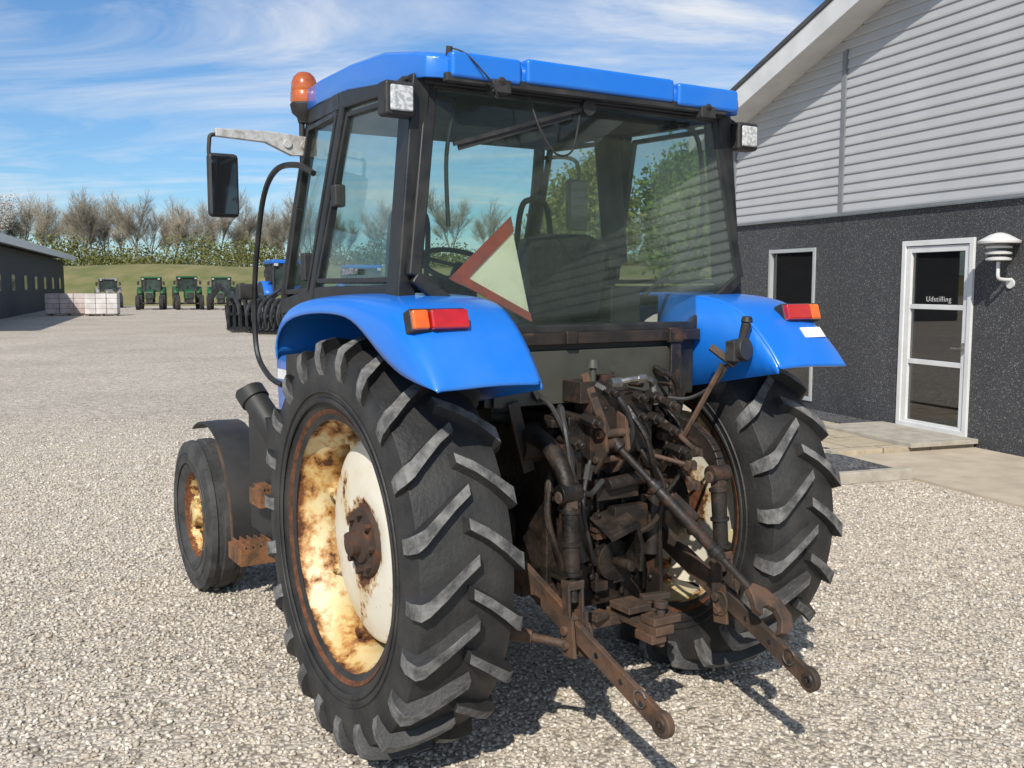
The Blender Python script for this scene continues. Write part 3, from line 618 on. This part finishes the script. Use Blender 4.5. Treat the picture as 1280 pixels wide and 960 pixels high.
for (x0,x1,z,y0,y1) in ((-.95,-.70,.49,1.16,1.36),(-.84,-.70,.75,1.20,1.36)):
    bm=new()
    box(bm,((x0+x1)/2,(y0+y1)/2,z),(x1-x0,y1-y0,.010));box(bm,((x0+x1)/2,y0,z-.035),(x1-x0,.006,.08));box(bm,((x0+x1)/2,y1,z-.035),(x1-x0,.006,.08));box(bm,(x0,(y0+y1)/2,z-.035),(.006,y1-y0,.08))
    for i in range(7): box(bm,(x0+.02+i*(x1-x0-.04)/6,(y0+y1)/2,z+.014),(.006,y1-y0,.020))
    bar(bm,(-.70,1.26,z+.3),(-.71,1.26,z-.05),.04,.02)
    obj('step',bm,M['steprust'],TR,bevel=.002,label='rusty steel access step')
# ------------------------------------------------ rear axle, transmission, hitch
bm=new()
box(bm,(0,.10,.88),(.46,.9,.62));box(bm,(0,-.36,.80),(.36,.14,.56));box(bm,(0,-.30,1.15),(.40,.30,.22))
cyl(bm,(-.60,0,R),(.60,0,R),.13,n=24);cyl(bm,(-.64,0,R),(-.44,0,R),.19,n=24);cyl(bm,(.44,0,R),(.64,0,R),.19,n=24)
box(bm,(-.42,.15,1.12),(.20,.5,.30));box(bm,(.42,.15,1.12),(.20,.5,.30));box(bm,(0,.3,.55),(.36,.8,.14))
for i in range(26):
    a=2*PI*i/26
    if i%2: cyl(bm,(.15*math.cos(a),-.42,.82+.22*math.sin(a)),(.15*math.cos(a),-.45,.82+.22*math.sin(a)),.014,n=6)
for x in (-.17,-.06,.06,.17):
    box(bm,(x,-.435,.80),(.018,.03,.50))
ta=obj('rear_axle_housing',bm,M['grease'],TR,bevel=.012)
for s in (-1,1):
    bm=new()
    cyl(bm,(0,-.34,1.16),(s*.34,-.34,1.16),.050);cyl(bm,(s*.26,-.34,1.16),(s*.36,-.34,1.16),.075)
    pts=smooth_pts([(s*.31,-.32,1.18),(s*.33,-.42,1.20),(s*.345,-.54,1.17),(s*.35,-.63,1.10),(s*.348,-.66,1.02)],4)
    if s<0: tube(bm,pts,[.040-.0008*i for i in range(len(pts))],10)
    else:
        for i in range(len(pts)-1): bar(bm,pts[i],pts[i+1]+(pts[i+1]-pts[i])*.12,.035,.075-.0015*i)
    cyl(bm,(s*.305,-.66,1.03),(s*.39,-.66,1.03),.034)
    obj('lift_arm',bm,M['grease2'] if s>0 else M['grease'],ta,bevel=.004)
def liftrod(s):
    bm=new();t=V((s*.345,-.66,1.03));b_=V((s*.35,-.70,.565))
    tube(bm,[t,t.lerp(b_,.10),t.lerp(b_,.12),t.lerp(b_,.60),t.lerp(b_,.62),t.lerp(b_,.80)],[.018,.022,.030,.028,.018,.018],14)
    for k in (.12,.36,.58): cyl(bm,t.lerp(b_,k),t.lerp(b_,k+.025),.036)
    r=obj('lift_rod',bm,M['grease'] if s<0 else M['grease2'],TR)
    bm=new()
    for q in (-.028,.028): bar(bm,t.lerp(b_,.66)+V((q,0,0)),b_+V((q,0,-.03)),.010,.05)
    box(bm,t.lerp(b_,.67),(.066,.05,.03));cyl(bm,b_+V((-.05,0,0)),b_+V((.05,0,0)),.017)
    obj('fork',bm,M['rust'],r,bevel=.003)
    bm=new();cyl(bm,t+V((-.05,0,-.01)),t+V((.05,0,-.01)),.022);bar(bm,t+V((0,0,.02)),t.lerp(b_,.13),.045,.042);obj('pivot',bm,M['rust'],r,bevel=.006)
both(liftrod)
def lowlink(s):
    bm=new();a=V((s*.37,-.18,.775));m=V((s*.352,-.70,.565));e=V((s*.33,-1.144,.39))
    bar(bm,a,m,.026,.085);bar(bm,m.lerp(a,.06),e,.022,.068)
    d=(e-m).normalized();up=V((1,0,0)).cross(d)
    o=obj('lower_link',bm,M['rust'],TR,bevel=.004,label=('left' if s<0 else 'right')+' rusty lower lift link')
    def eye(bm,c,r,rh,w):
        n=28
        ro=[[c+V((x,0,0))+ (d*math.cos(2*PI*i/n)+up*math.sin(2*PI*i/n))*rr for i in range(n)] for x,rr in ((-w/2,rh),(-w/2,r-.004),(-w/2+.004,r),(w/2-.004,r),(w/2,r-.004),(w/2,rh),(-w/2,rh))]
        grid(bm,ro,closed=True)
    bm=new();eye(bm,e,.043,.026,.028);obj('link_eye',bm,M['rust'],o)
    bm=new();eye(bm,e,.026,.013,.036);obj('ball',bm,M['grease2'],o)
    for kk in (.30,.58,.80):
        c_=m.lerp(e,kk);bm=new();eye(bm,c_,.014,.010,.0235);cyl(bm,c_+V((-.0115,0,0)),c_+V((.0115,0,0)),.0102,n=16);obj('pin_hole',bm,M['frame'],o)
    bm=new();tube(bm,[e-d*.10+V((-.018,0,0))+(d*math.cos(q)+up*math.sin(q))*.028+up*-.02 for q in [i*.5 for i in range(12)]],.003,5);obj('link_pin',bm,M['chrome'],o)
    bm=new()
    bar(bm,m+V((s*-.03,0,.06)),m+V((s*-.03,-.02,-.10)),.012,.07);bar(bm,m+V((s*.03,0,.05)),m+V((s*.03,-.02,-.09)),.012,.07);cyl(bm,m+V((-.05,-.01,-.05)),m+V((.05,-.01,-.05)),.014)
    tube(bm,[m+V((s*.03,0,-.05)),m+V((s*.17,.12,-.02)),m+V((s*.22,.3,.02))],.015)
    cyl(bm,m+V((s*.12,.08,-.03)),m+V((s*.19,.13,-.02)),.024)
    ri=[m+V((s*-.037,-.02,-.02))+V((0,math.cos(q)*.035,math.sin(q)*.045)) for q in [i*PI/8 for i in range(17)]];tube(bm,ri,.006,6)
    obj('stabiliser',bm,M['rust'],o,bevel=.002)
both(lowlink)
# top link
bm=new();a=V((-.06,-.50,1.19));e=V((.325,-.93,.60));f=lambda t:a.lerp(e,t)
tube(bm,[f(0),f(.08),f(.09),f(.30)],[.026,.026,.014,.014],12);tube(bm,[f(.28),f(.30),f(.72),f(.74)],[.018,.022,.022,.018],14);tube(bm,[f(.72),f(.94)],.014,12)
cyl(bm,f(.30),f(.33),.029);cyl(bm,f(.68),f(.71),.029);cyl(bm,f(.05)+V((-.06,0,0)),f(.05)+V((.06,0,0)),.022)
bar(bm,f(.40)+V((.02,.0,.022)),f(.58)+V((.03,.03,.040)),.008,.026)
tl=obj('top_link',bm,M['grease2'],TR,bevel=.002)
bm=new();d=(e-a).normalized();up=V((1,0,0));up=(up-d*up.dot(d)).normalized();nn=d.cross(up)
prof=[(-.08,-.020),(-.03,-.048),(.04,-.062),(.10,-.052),(.130,-.015),(.128,.030),(.105,.052),(.092,.026),(.078,.0),(.045,-.012),(.015,.0),(.002,.028),(.018,.054),(-.012,.062),(-.05,.030),(-.08,.016)]
prism(bm,[e+d*p-up*q-nn*.016 for p,q in prof],nn*.032);obj('hook',bm,M['rust'],tl,bevel=.006)
# bracket, valves, couplers
bm=new()
for x in (-.11,-.01): prism(bm,[(x,-.42,1.30),(x,-.54,1.26),(x,-.56,1.14),(x,-.50,1.05),(x,-.42,1.02)],(.014,0,0))
bar(bm,(-.14,-.46,1.42),(-.08,-.52,1.20),.035,.012,(0,1,0));cyl(bm,(-.13,-.53,1.20),(.03,-.53,1.20),.016);cyl(bm,(-.12,-.50,1.10),(.02,-.50,1.10),.014)
obj('top_link_bracket',bm,M['rust'],TR,bevel=.003)
bm=new();rr=random.Random(12)
box(bm,(-.05,-.44,1.22),(.16,.10,.26));box(bm,(-.13,-.42,1.35),(.08,.12,.08));box(bm,(.10,-.43,1.22),(.14,.10,.22))
box(bm,(-.20,-.40,1.08),(.09,.14,.11));box(bm,(.18,-.42,1.04),(.10,.10,.12));box(bm,(.0,-.46,.98),(.2,.06,.08))
box(bm,(.06,-.45,.86),(.16,.10,.10));cyl(bm,(-.18,-.46,.98),(-.16,-.47,.72),.035);cyl(bm,(-.18,-.46,.99),(-.18,-.46,.96),.045);cyl(bm,(.20,-.47,.96),(.18,-.47,.70),.032);cyl(bm,(.20,-.47,.97),(.20,-.47,.94),.042);cyl(bm,(-.06,-.50,1.00),(.16,-.50,1.02),.026)
for i,(x,z) in enumerate(((.08,1.33),(.14,1.33),(.20,1.30),(.08,1.26),(.14,1.25),(-.16,1.26),(-.21,1.18),(.22,1.20),(.25,1.12),(-.06,1.36))):
    cyl(bm,(x,-.36,z),(x,-.50-.02*(i%3),z-.01),.016,n=12);cyl(bm,(x,-.49,z),(x,-.53-.02*(i%3),z-.012),.022,n=6);cyl(bm,(x,-.53,z),(x,-.555-.02*(i%3),z-.014),.014,n=12)
for i in range(64):
    x=rr.uniform(-.28,.30);z=rr.uniform(.58,1.40);y=-.445-rr.uniform(0,.05)
    q=rr.random()
    if q<.6: cyl(bm,(x,y+.08,z),(x,y,z),rr.uniform(.007,.016),n=6)
    else: box(bm,(x,y+.04,z),(rr.uniform(.02,.06),.06,rr.uniform(.015,.05)))
obj('hydraulic_valves',bm,M['grease2'],TR,bevel=.003)
for p0_,p1_,r0_ in (((.24,-.46,1.16),(.28,-.60,.98),.010),((.20,-.48,1.24),(.33,-.56,1.10),.011),((.26,-.44,.98),(.30,-.58,.80),.010),((-.20,-.46,1.14),(-.27,-.58,1.0),.010),((.14,-.50,1.10),(.26,-.60,1.06),.009)):
    bm=new();tube(bm,[p0_,p1_],r0_,8);cyl(bm,V(p0_)+V((-.015,0,0)),V(p0_)+V((.015,0,0)),.020,n=12);cyl(bm,V(p1_)+V((-.02,0,0)),V(p1_)+V((.02,0,0)),.020,n=12)
    box(bm,V(p1_)+V((.0,-.005,.0)),(.018,.05,.03));obj('control_rod',bm,M['rust'],TR,bevel=.002)
hr_=random.Random(3)
hp=[[(-.30,-.35,1.35),(-.28,-.46,1.30),(-.22,-.50,1.12),(-.20,-.45,.95)],[(-.10,-.46,1.38),(-.04,-.54,1.33),(.02,-.55,1.20),(.0,-.5,1.08)],[(.10,-.50,1.12),(.16,-.56,1.0),(.14,-.55,.86),(.08,-.48,.78)],[(-.14,-.50,1.10),(-.20,-.54,.95),(-.16,-.53,.80),(-.10,-.48,.70)],[(.24,-.42,1.30),(.30,-.50,1.18),(.28,-.52,1.02),(.20,-.48,.90)],[(-.25,-.40,1.05),(-.30,-.46,.9),(-.26,-.48,.75),(-.2,-.45,.62)],[(.02,-.50,1.30),(.06,-.58,1.18),(.10,-.58,1.05),(.18,-.52,.98)],[(.26,-.38,1.42),(.34,-.42,1.36),(.36,-.42,1.2),(.30,-.42,1.1)],[(-.22,-.42,1.30),(-.25,-.5,1.22),(-.24,-.54,1.05),(-.16,-.52,.98),(-.08,-.5,1.02)]]
for h in hp:
    bm=new();hose(bm,h,hr_.uniform(.008,.013));p=V(h[0]);q=V(h[1]);cyl(bm,p.lerp(q,.1),p.lerp(q,.45),.017,n=6);obj('hydraulic_hose',bm,M['grease'] if hr_.random()<.5 else M['black'],TR)
bm=new();hose(bm,[(-.02,-.50,1.385),(.05,-.52,1.395),(.12,-.52,1.39),(.155,-.50,1.36)],.012);cyl(bm,(.155,-.50,1.37),(.16,-.51,1.29),.015);cyl(bm,(-.05,-.5,1.385),(0,-.5,1.385),.019,n=6);cyl(bm,(.06,-.52,1.396),(.10,-.52,1.394),.018,n=6);obj('steel_fitting',bm,M['chrome'],TR)
bm=new();cyl(bm,(-.10,-.46,1.38),(-.10,-.46,1.44),.012);cyl(bm,(-.10,-.46,1.44),(-.10,-.46,1.47),.024,.018);obj('breather_cap',bm,M['panel'],TR)
bm=new();cyl(bm,(0,-.44,.70),(0,-.48,.70),.080);cyl(bm,(0,-.48,.70),(0,-.58,.70),.020,n=12)
prism(bm,[(-.10,-.44,.87),(.04,-.44,.91),(.07,-.44,.82),(.06,-.44,.72),(.045,-.44,.72),(.05,-.44,.81),(.03,-.44,.885),(-.085,-.44,.85)],(0,-.13,-.05))
obj('shaft_guard',bm,M['grease'],TR,bevel=.003)
for s in (-1,1):
    bm=new();prism(bm,[(s*.19,-.40,1.0),(s*.19,-.50,.92),(s*.19,-.52,.55),(s*.19,-.46,.44),(s*.19,-.38,.50)],(s*.018,0,0));bar(bm,(s*.20,-.30,.60),(s*.24,-.50,.50),.03,.06)
    for z in (.60,.72,.84): cyl(bm,(s*.18,-.46,z),(s*.225,-.46,z),.013,n=6)
    obj('drawbar_frame',bm,M['grease2'],TR,bevel=.005)
bm=new();box(bm,(0,-.49,.485),(.40,.08,.035));box(bm,(.02,-.60,.50),(.085,.30,.032));box(bm,(.01,-.56,.545),(.11,.12,.028));box(bm,(.04,-.70,.532),(.13,.08,.03));box(bm,(.0,-.69,.470),(.07,.10,.035));cyl(bm,(.03,-.71,.43),(.03,-.71,.59),.016);cyl(bm,(.03,-.71,.575),(.03,-.71,.60),.026);box(bm,(-.12,-.53,.52),(.08,.05,.028),(0,0,.3));box(bm,(.13,-.56,.56),(.12,.035,.025),(0,0,-.2))
obj('drawbar',bm,M['rust'],TR,bevel=.005)
bm=new();bar(bm,(.28,-.50,1.11),(.44,-.58,1.44),.020,.012,(0,1,0));bar(bm,(.40,-.55,1.505),(.455,-.63,1.435),.030,.014,(0,1,0));bar(bm,(.30,-.38,1.0),(.28,-.50,1.13),.03,.014);sb=obj('socket_bar',bm,M['rust'],TR,bevel=.003)
bm=new();cyl(bm,(.46,-.60,1.49),(.475,-.67,1.50),.042,.046);box(bm,(.465,-.63,1.49),(.085,.05,.08));cyl(bm,(.475,-.64,1.53),(.485,-.655,1.60),.014,.020);cyl(bm,(.485,-.655,1.60),(.486,-.656,1.625),.024,.018);obj('trailer_socket',bm,M['black'],sb,bevel=.006)
bm=new();hose(bm,[(.46,-.60,1.46),(.43,-.55,1.36),(.36,-.48,1.30),(.30,-.42,1.30)],.008);obj('socket_cable',bm,M['black'],sb)
for p,q,w_,u_ in (((.37,-.38,1.54),(.31,-.44,1.10),.05,(0,1,0)),((-.40,-.38,1.32),(-.33,-.38,1.06),.05,(0,1,0)),((.42,-.36,1.32),(.33,-.38,1.02),.05,(0,1,0))):
    bm=new();bar(bm,p,q,w_,.014,u_);obj('fender_stay',bm,M['grease2'],TR,bevel=.003)
# ------------------------------------------------------------ background: far tractors
M['green']=pm('green_paint',(.012,.075,.025),(.018,.10,.035),3,.5);M['yellow']=pm('yellow_rim',(.22,.16,.02),(.1,.08,.02),4,.6)
M['darkglass']=pm('dark_glass',(.02,.03,.03),(.06,.08,.07),2,.1)
M['tyrefar']=pm('far_tyre',(.02,.02,.02),(.05,.05,.05),6,.8);M['greyfar']=pm('grey_paint',(.3,.3,.28),(.15,.15,.14),3,.5)
def far_tractor(label,paint,rimm,loc,rz,sc_=1,cat='tractor',group=None,nm='tractor'):
    t=thing(nm,label,cat,loc,rz,group);t.scale=(sc_,)*3
    bm=new();prism(bm,[(-.33,.4,.95),(-.33,.4,1.62),(-.33,2.7,1.45),(-.33,2.85,1.2),(-.33,2.85,.85)],(.66,0,0));h_=obj('hood',bm,paint,t,bevel=.05)
    bm=new();box(bm,(0,2.87,1.12),(.50,.03,.45));obj('grille',bm,M['tyrefar'],h_,bevel=.01)
    bm=new();box(bm,(0,1.3,.75),(.5,3.0,.4));bar(bm,(-.8,2.4,.5),(.8,2.4,.5),.12,.12);obj('chassis',bm,M['tyrefar'],t)
    bm=new();box(bm,(0,-.35,1.95),(1.38,1.35,1.05));obj('cab_glass',bm,M['darkglass'],t,bevel=.03)
    bm=new()
    for x in (-.72,.72):
        for y in (-1.05,-.2,.36): box(bm,(x,y,1.95),(.07,.07,1.1))
        box(bm,(x,-.35,1.42),(.07,1.5,.08))
    box(bm,(0,.36,1.45),(1.44,.06,.08));box(bm,(0,.36,2.46),(1.44,.06,.06));obj('cab_frame',bm,M['tyrefar'],t,bevel=.01)
    bm=new();box(bm,(0,-.35,2.56),(1.55,1.6,.16));r=obj('roof',bm,paint,t,bevel=.05)
    for s in (-1,1):
        bm=new();rows=[[(s*x,-.4+.95*math.cos(a),.85+.95*math.sin(a)) for x in (.65,.85,1.1)] for a in [math.radians(25+i*13) for i in range(10)]]
        grid(bm,rows);obj('fender',bm,paint,t,solid=.03)
        for nm_,y,rr,w in (('rear_wheel',-.4,.85,.45),('front_wheel',2.4,.55,.32)):
            bm=new();lathe(bm,[(-w/3,.0001),(-w/3,rr*.5),(-w/2.1,rr*.58),(w/2.1,rr*.58),(w/3,rr*.5),(w/3,.0001)],24);wl_=obj(nm_,bm,rimm,t);wl_.location=(s*.88,y,rr)
            bm=new();lathe(bm,[(-w/2.2,rr*.56),(-w/2,rr*.75),(-w/2,rr*.92),(-w/2.6,rr),(w/2.6,rr),(w/2,rr*.92),(w/2,rr*.75),(w/2.2,rr*.56)],28)
            for i in range(20):
                a=2*PI*i/20
                for q in (-1,1): box(bm,(q*w*.24,rr*math.cos(a+q*.08),rr*math.sin(a+q*.08)),(w*.45,.06,.06),(a,0,0))
            obj('tyre',bm,M['tyrefar'],wl_)
        bm=new();box(bm,(s*.62,.42,2.45),(.16,.08,.10));obj('work_lamp',bm,M['lens'],t)
        bm=new();box(bm,(s*.98,.35,2.1),(.18,.05,.30));bar(bm,(s*.7,.38,2.3),(s*.98,.36,2.25),.03,.03);obj('mirror',bm,M['tyrefar'],t)
    bm=new();cyl(bm,(.42,1.0,1.5),(.42,1.0,2.45),.05);obj('exhaust',bm,M['tyrefar'],t)
    return t
G1='green tractors parked before the grass bank'
far_tractor('leftmost of three distant green tractors parked in a row',M['green'],M['yellow'],(-26.5,72.8,0),math.radians(196),.90,group=G1)
far_tractor('middle one of three distant green tractors parked in a row',M['green'],M['yellow'],(-23.9,72.9,0),math.radians(202),.92,group=G1)
far_tractor('rightmost of three distant green tractors parked in a row',M['green'],M['yellow'],(-21.3,72.6,0),math.radians(194),.90,group=G1)
far_tractor('small distant grey tractor left of the green tractors',M['greyfar'],M['greyfar'],(-32.2,79,0),math.radians(205),.88)
far_tractor('blue tractor behind the dark loader grabs, partly hidden by the large tractor',M['bluedark'],M['greyfar'],(-9.3,41.5,0),math.radians(205),1.06)
far_tractor('second blue tractor behind the loader grabs, nearly hidden',M['bluedark'],M['greyfar'],(-6.6,44,0),math.radians(200),1.0)
M['irondark']=pm('dark_implement_paint',(.012,.013,.015),(.045,.045,.045),5,.5)
def grab(label,x,y,rz,sc_):
    t=thing('loader_grab',label,'loader grab',(x,y,0),rz);t.scale=(sc_,)*3
    bm=new()
    for z in (.15,.75,1.35): bar(bm,(-.8,0,z),(.8,0,z),.10,.12)
    for i in range(7): bar(bm,(-.8+.267*i,0,.1),(-.8+.267*i,0,1.4),.10,.10)
    rows=[[(x_,.04+.25*math.sin((z-.1)*1.6),z) for x_ in (-.8,.8)] for z in (.1,.3,.5,.7,.9,1.1)];grid(bm,rows)
    bar(bm,(-.5,0,1.35),(-.5,1.4,1.9),.14,.22);bar(bm,(.5,0,1.35),(.5,1.4,1.9),.14,.22);bar(bm,(-.5,1.4,1.9),(-.5,2.6,1.2),.14,.22);bar(bm,(.5,1.4,1.9),(.5,2.6,1.2),.14,.22);bar(bm,(-.5,.9,1.7),(.5,.9,1.7),.14,.14)
    cyl(bm,(-.3,.1,.9),(-.3,1.2,1.5),.06);cyl(bm,(.3,.1,.9),(.3,1.2,1.5),.06);obj('grab_frame',bm,M['irondark'],t,bevel=.01)
    for i in range(11):
        x_=-.8+.16*i
        bm=new();tube(bm,[(x_,0,.12),(x_,-.5,.06),(x_,-1.0,.10)],[.045,.04,.01],6);obj('tine',bm,M['irondark'],t)
    for i in range(6):
        x_=-.75+.3*i
        bm=new();tube(bm,smooth_pts([(x_,0,1.35),(x_,-.45,1.45),(x_,-.85,1.15),(x_,-1.0,.65),(x_,-.9,.3)],4),[.08]*12+[.06,.05,.04,.03,.02],6);obj('upper_tine',bm,M['irondark'],t)
    return t
grab('dark loader grab standing on the gravel, left one of two',-10.0,37.2,math.radians(40),.92)
grab('dark loader grab standing on the gravel, right one closest to the tractor',-8.5,35.5,math.radians(-20),.85)
M['wrap']=pm('pinkish_wrapped_blocks',(.60,.55,.53),(.40,.31,.29),1.5,.5,bmp=.3,bscale=6)
M['wrap2']=pm('whitish_wrapped_blocks',(.68,.66,.64),(.46,.43,.41),1.5,.5,bmp=.3,bscale=6)
M['wood']=pm('weathered_wood',(.25,.2,.14),(.15,.12,.09),8,.9)
for i,(x,y,w,l) in enumerate(((-25.8,57.5,2.3,'pinkish pale block pallet beside the dark building'),(-23.6,57.0,1.75,'whitish block pallet, right one of the two'))):
    t=thing('block_pallet',l,'pallet',(x,y,0),.25)
    bm=new()
    for a in range(3):
        for b_ in range(3):
            for c_ in range(4): box(bm,((a-1)*w/3,(b_-1)*.4,.26+c_*.29),(w/3-.02,.39,.28),(0,0,random.uniform(-.02,.02)))
    obj('blocks',bm,M['wrap2'] if i else M['wrap'],t,bevel=.02)
    bm=new()
    for a in range(5): box(bm,(0,-.5+.25*a,.10),(w,.1,.03))
    for a in (-1,0,1): box(bm,(a*w*.42,0,.045),(.1,1.1,.09))
    obj('pallet_base',bm,M['wood'],t)
LB=thing('long_dark_building','long low dark building with white roof edge at far left','building',(-26.4,50.9,0),BR)
M['darkwall']=pm('dark_wall',(.022,.024,.03),(.035,.037,.042),2,.7);M['roofgrey']=pm('pale_grey_roof',(.58,.59,.60),(.50,.51,.52),1,.7)
bm=new();box(bm,(-6,8,1.9),(12,52,3.8));obj('wall',bm,M['darkwall'],LB,flat=True)
bm=new()
prism(bm,[(.8,-19,4.0),(.8,-19,4.15),(-6,-19,5.9),(-12.8,-19,4.15),(-12.8,-19,4.0)],(0,54,0));obj('roof',bm,M['roofgrey'],LB,flat=True)
bm=new();box(bm,(.84,8,4.00),(.05,54,.42));prism(bm,[(.82,35.02,3.9),(.82,35.02,4.2),(-6,35.02,5.96),(-12.8,35.02,4.2),(-12.8,35.02,3.9),(-6,35.02,5.66)],(0,.05,0));obj('fascia',bm,M['white'],LB,flat=True)
for i in range(10):
    s=-15+i*5;bm=new();box(bm,(.02,s,1.9),(.06,1.3,.9));w_=obj('window',bm,M['greytrim'],LB);bm=new();box(bm,(.055,s,1.9),(.01,1.15,.75));obj('pane',bm,M['darkglass'],w_)
M['grass']=pm('rough_grass',(.12,.135,.04),(.22,.19,.085),.4,.95,bmp=.5,bscale=3)
bm=new();rows=[]
for y,z in ((86,-.05),(88,.4),(93,2.3),(97,3.4),(101,3.7),(130,3.4),(400,2)):
    rows.append([(x,y+2*math.sin(x*.07),z+(.12*math.sin(x*.11)+.12*math.sin(x*.31) if z>1 else 0)) for x in range(-200,121,4)])
grid(bm,rows);obj('grass_bank',bm,M['grass'],kind='structure',label='low grassy bank behind the yard',sharp=80)
# ------------------------------------------------------------ trees
M['bark']=pm('grey_brown_bark',(.19,.17,.145),(.26,.235,.20),3,.9)
def leafmat(name,c1,c2):
    m,nt,b=base(name);g=nt.nodes.new('ShaderNodeNewGeometry');nt.links.new(ramp(nt,g.outputs['Random Per Island'],[(0,c1),(1,c2)]),b.inputs['Base Color']);b.inputs['Roughness'].default_value=.9;b.inputs['Specular IOR Level'].default_value=.05
    return m
M['twig']=leafmat('budding_twigs',(.27,.24,.20),(.38,.34,.26));M['leafg']=leafmat('spring_leaves',(.06,.11,.018),(.18,.26,.055));M['leafy']=leafmat('yellow_green_leaves',(.10,.125,.025),(.24,.25,.06));M['scrub']=leafmat('green_scrub',(.08,.095,.025),(.19,.185,.065));M['blossom']=leafmat('white_blossom',(.34,.31,.27),(.55,.52,.48))
def branches(H,seed,depth=5,spread=.5):
    r=random.Random(seed);segs=[]
    def rec(p,d,L_,rad,k):
        n=3;q=p
        for i in range(n):
            d=(d+V((r.gauss(0,.10),r.gauss(0,.10),.07+r.gauss(0,.05)))).normalized();q2=q+d*L_/n;segs.append((q,q2,rad*(1-.25*i/n),rad*(1-.25*(i+1)/n),k));q=q2
            if k<depth and (i>0 or k>0):
                for _ in range(1 if k<2 else 2):
                    a=r.uniform(0,2*PI);s=r.uniform(.5,1.0)*spread*2
                    nd=(d+V((math.cos(a)*s,math.sin(a)*s,r.uniform(-.1,.5)))).normalized();rec(q,nd,L_*r.uniform(.5,.8),rad*.55,k+1)
        if k<depth: rec(q,d,L_*.8,rad*.7,k+1)
    rec(V((0,0,0)),V((0,0,1)),H*.30,H*.012,0);return segs
def segmesh(segs):
    vs=[];fs=[]
    for a,b_,r0,r1,k in segs:
        t=(b_-a).normalized();u=t.cross(V((.3,.2,1))).normalized();w=t.cross(u);i=len(vs)
        for p,rr in ((a,r0),(b_,r1)):
            for j in range(3): vs.append(p+(u*math.cos(2.094*j)+w*math.sin(2.094*j))*rr)
        for j in range(3): fs.append((i+j,i+(j+1)%3,i+3+(j+1)%3,i+3+j))
    return np.array([tuple(v) for v in vs]),np.array(fs)
def leaves(cent,size,n,sig):
    C=np.repeat(cent,n,axis=0);C=C+rng.normal(0,sig,C.shape);m=len(C)
    u=rng.normal(size=(m,3));u/=np.linalg.norm(u,axis=1)[:,None];w=np.cross(u,rng.normal(size=(m,3)));w/=np.linalg.norm(w,axis=1)[:,None]
    s=size*rng.uniform(.5,1.3,(m,1))
    vv=np.stack([C-u*s,C+w*s*.6,C+u*s,C-w*s*.6],1).reshape(-1,3);return vv,np.arange(m*4).reshape(-1,4)
def tree(label,x,y,z,H,seed,kind,group,protos={}):
    key=(seed,kind)
    if key not in protos:
        segs=branches(H,seed,4,.42 if kind=='bare' else .5)
        v,f=segmesh([s for s in segs if s[4]<2]);tm=npmesh('trunk',v,f,M['bark'])
        fine=[s for s in segs if s[4]>=2];tips=np.array([tuple(s[1]) for s in segs if s[4]>=3])
        if kind=='bare':
            v,f=segmesh([(a,b_,max(r0*.8,.010),max(r1*.8,.008),k) for a,b_,r0,r1,k in fine])
            T=tips[rng.random(len(tips))<.6];T=np.repeat(T,3,axis=0);D=rng.normal(size=T.shape);D[:,2]=np.abs(D[:,2])+.4;D/=np.linalg.norm(D,axis=1)[:,None];L2=rng.uniform(.4,1.1,(len(T),1));sd2=np.cross(D,[.3,.7,.1]);sd2/=np.linalg.norm(sd2,axis=1)[:,None]
            vv=np.stack([T-sd2*.009,T+sd2*.009,T+D*L2+sd2*.005,T+D*L2-sd2*.005],1).reshape(-1,3);ff=np.arange(len(vv)).reshape(-1,4)
            cm_=npmesh('crown',np.concatenate([v,vv]),np.concatenate([f,ff+len(v)]),M['twig'])
        elif kind=='blossom':
            v,f=leaves(tips,.10,7,.35);cm_=npmesh('crown',v,f,M['blossom'])
        else:
            v,f=leaves(tips,.16,26,.50);cm_=npmesh('crown',v,f,M['leafg'] if seed%2 else M['leafy'])
        protos[key]=(tm,cm_)
    tm,cm_=protos[key]
    t=thing('leafy_tree' if kind=='green' else ('blossoming_tree' if kind=='blossom' else 'bare_tree'),label,'tree',(x,y,z),(seed*1.7+x)%6.28,group)
    for nm,me in (('trunk',tm),('crown',cm_)):
        o=bpy.data.objects.new(nm,me);COL.objects.link(o);o.parent=t
    return t
k=0
for px in list(range(-15,420,17))+list(range(430,920,45)):
    y=118+random.uniform(-8,18);x=(px+random.uniform(-6,6)-640)/1232*y;k+=1
    t=tree('bare budding tree in the tree line behind the grass bank',x,y,3.0,12,11+k%6,'bare','bare trees behind the grass bank');s=random.uniform(.60,.90);t.scale=(s*1.15,s*1.15,s)
t=tree('tree with white blossom at the left end of the tree line',-62,118,3.0,13,21,'blossom',None)
t.scale=(.9,.9,.95)
GT='leafy trees behind the tractor cab'
for i,(px,y,H) in enumerate(((700,66,8.5),(760,58,10.5),(820,60,11.5),(872,56,10),(905,66,9))):
    t=tree('bright leafy tree behind the tractor, seen through the cab glass',(px-640)/1232*y,y,0,10,31+i%3,'green',GT);t.scale=(H/11,)*3
n_=6500
cx=rng.uniform(-115,45,n_);cy=rng.uniform(102,116,n_);hh=2.0+.9*np.sin(cx*.35)+.8*np.sin(cx*.9+1)+.6*np.sin(cx*2.1)
cent=np.stack([cx,cy,3.3+np.clip(hh,.6,4.0)*rng.random(n_)**.9],1)
v,f=leaves(cent,.15,16,.55);me=npmesh('undergrowth',v,f,M['scrub']);o=bpy.data.objects.new('undergrowth',me);COL.objects.link(o);tag(o,'yellow green undergrowth along the foot of the tree line','bushes',kind='stuff')
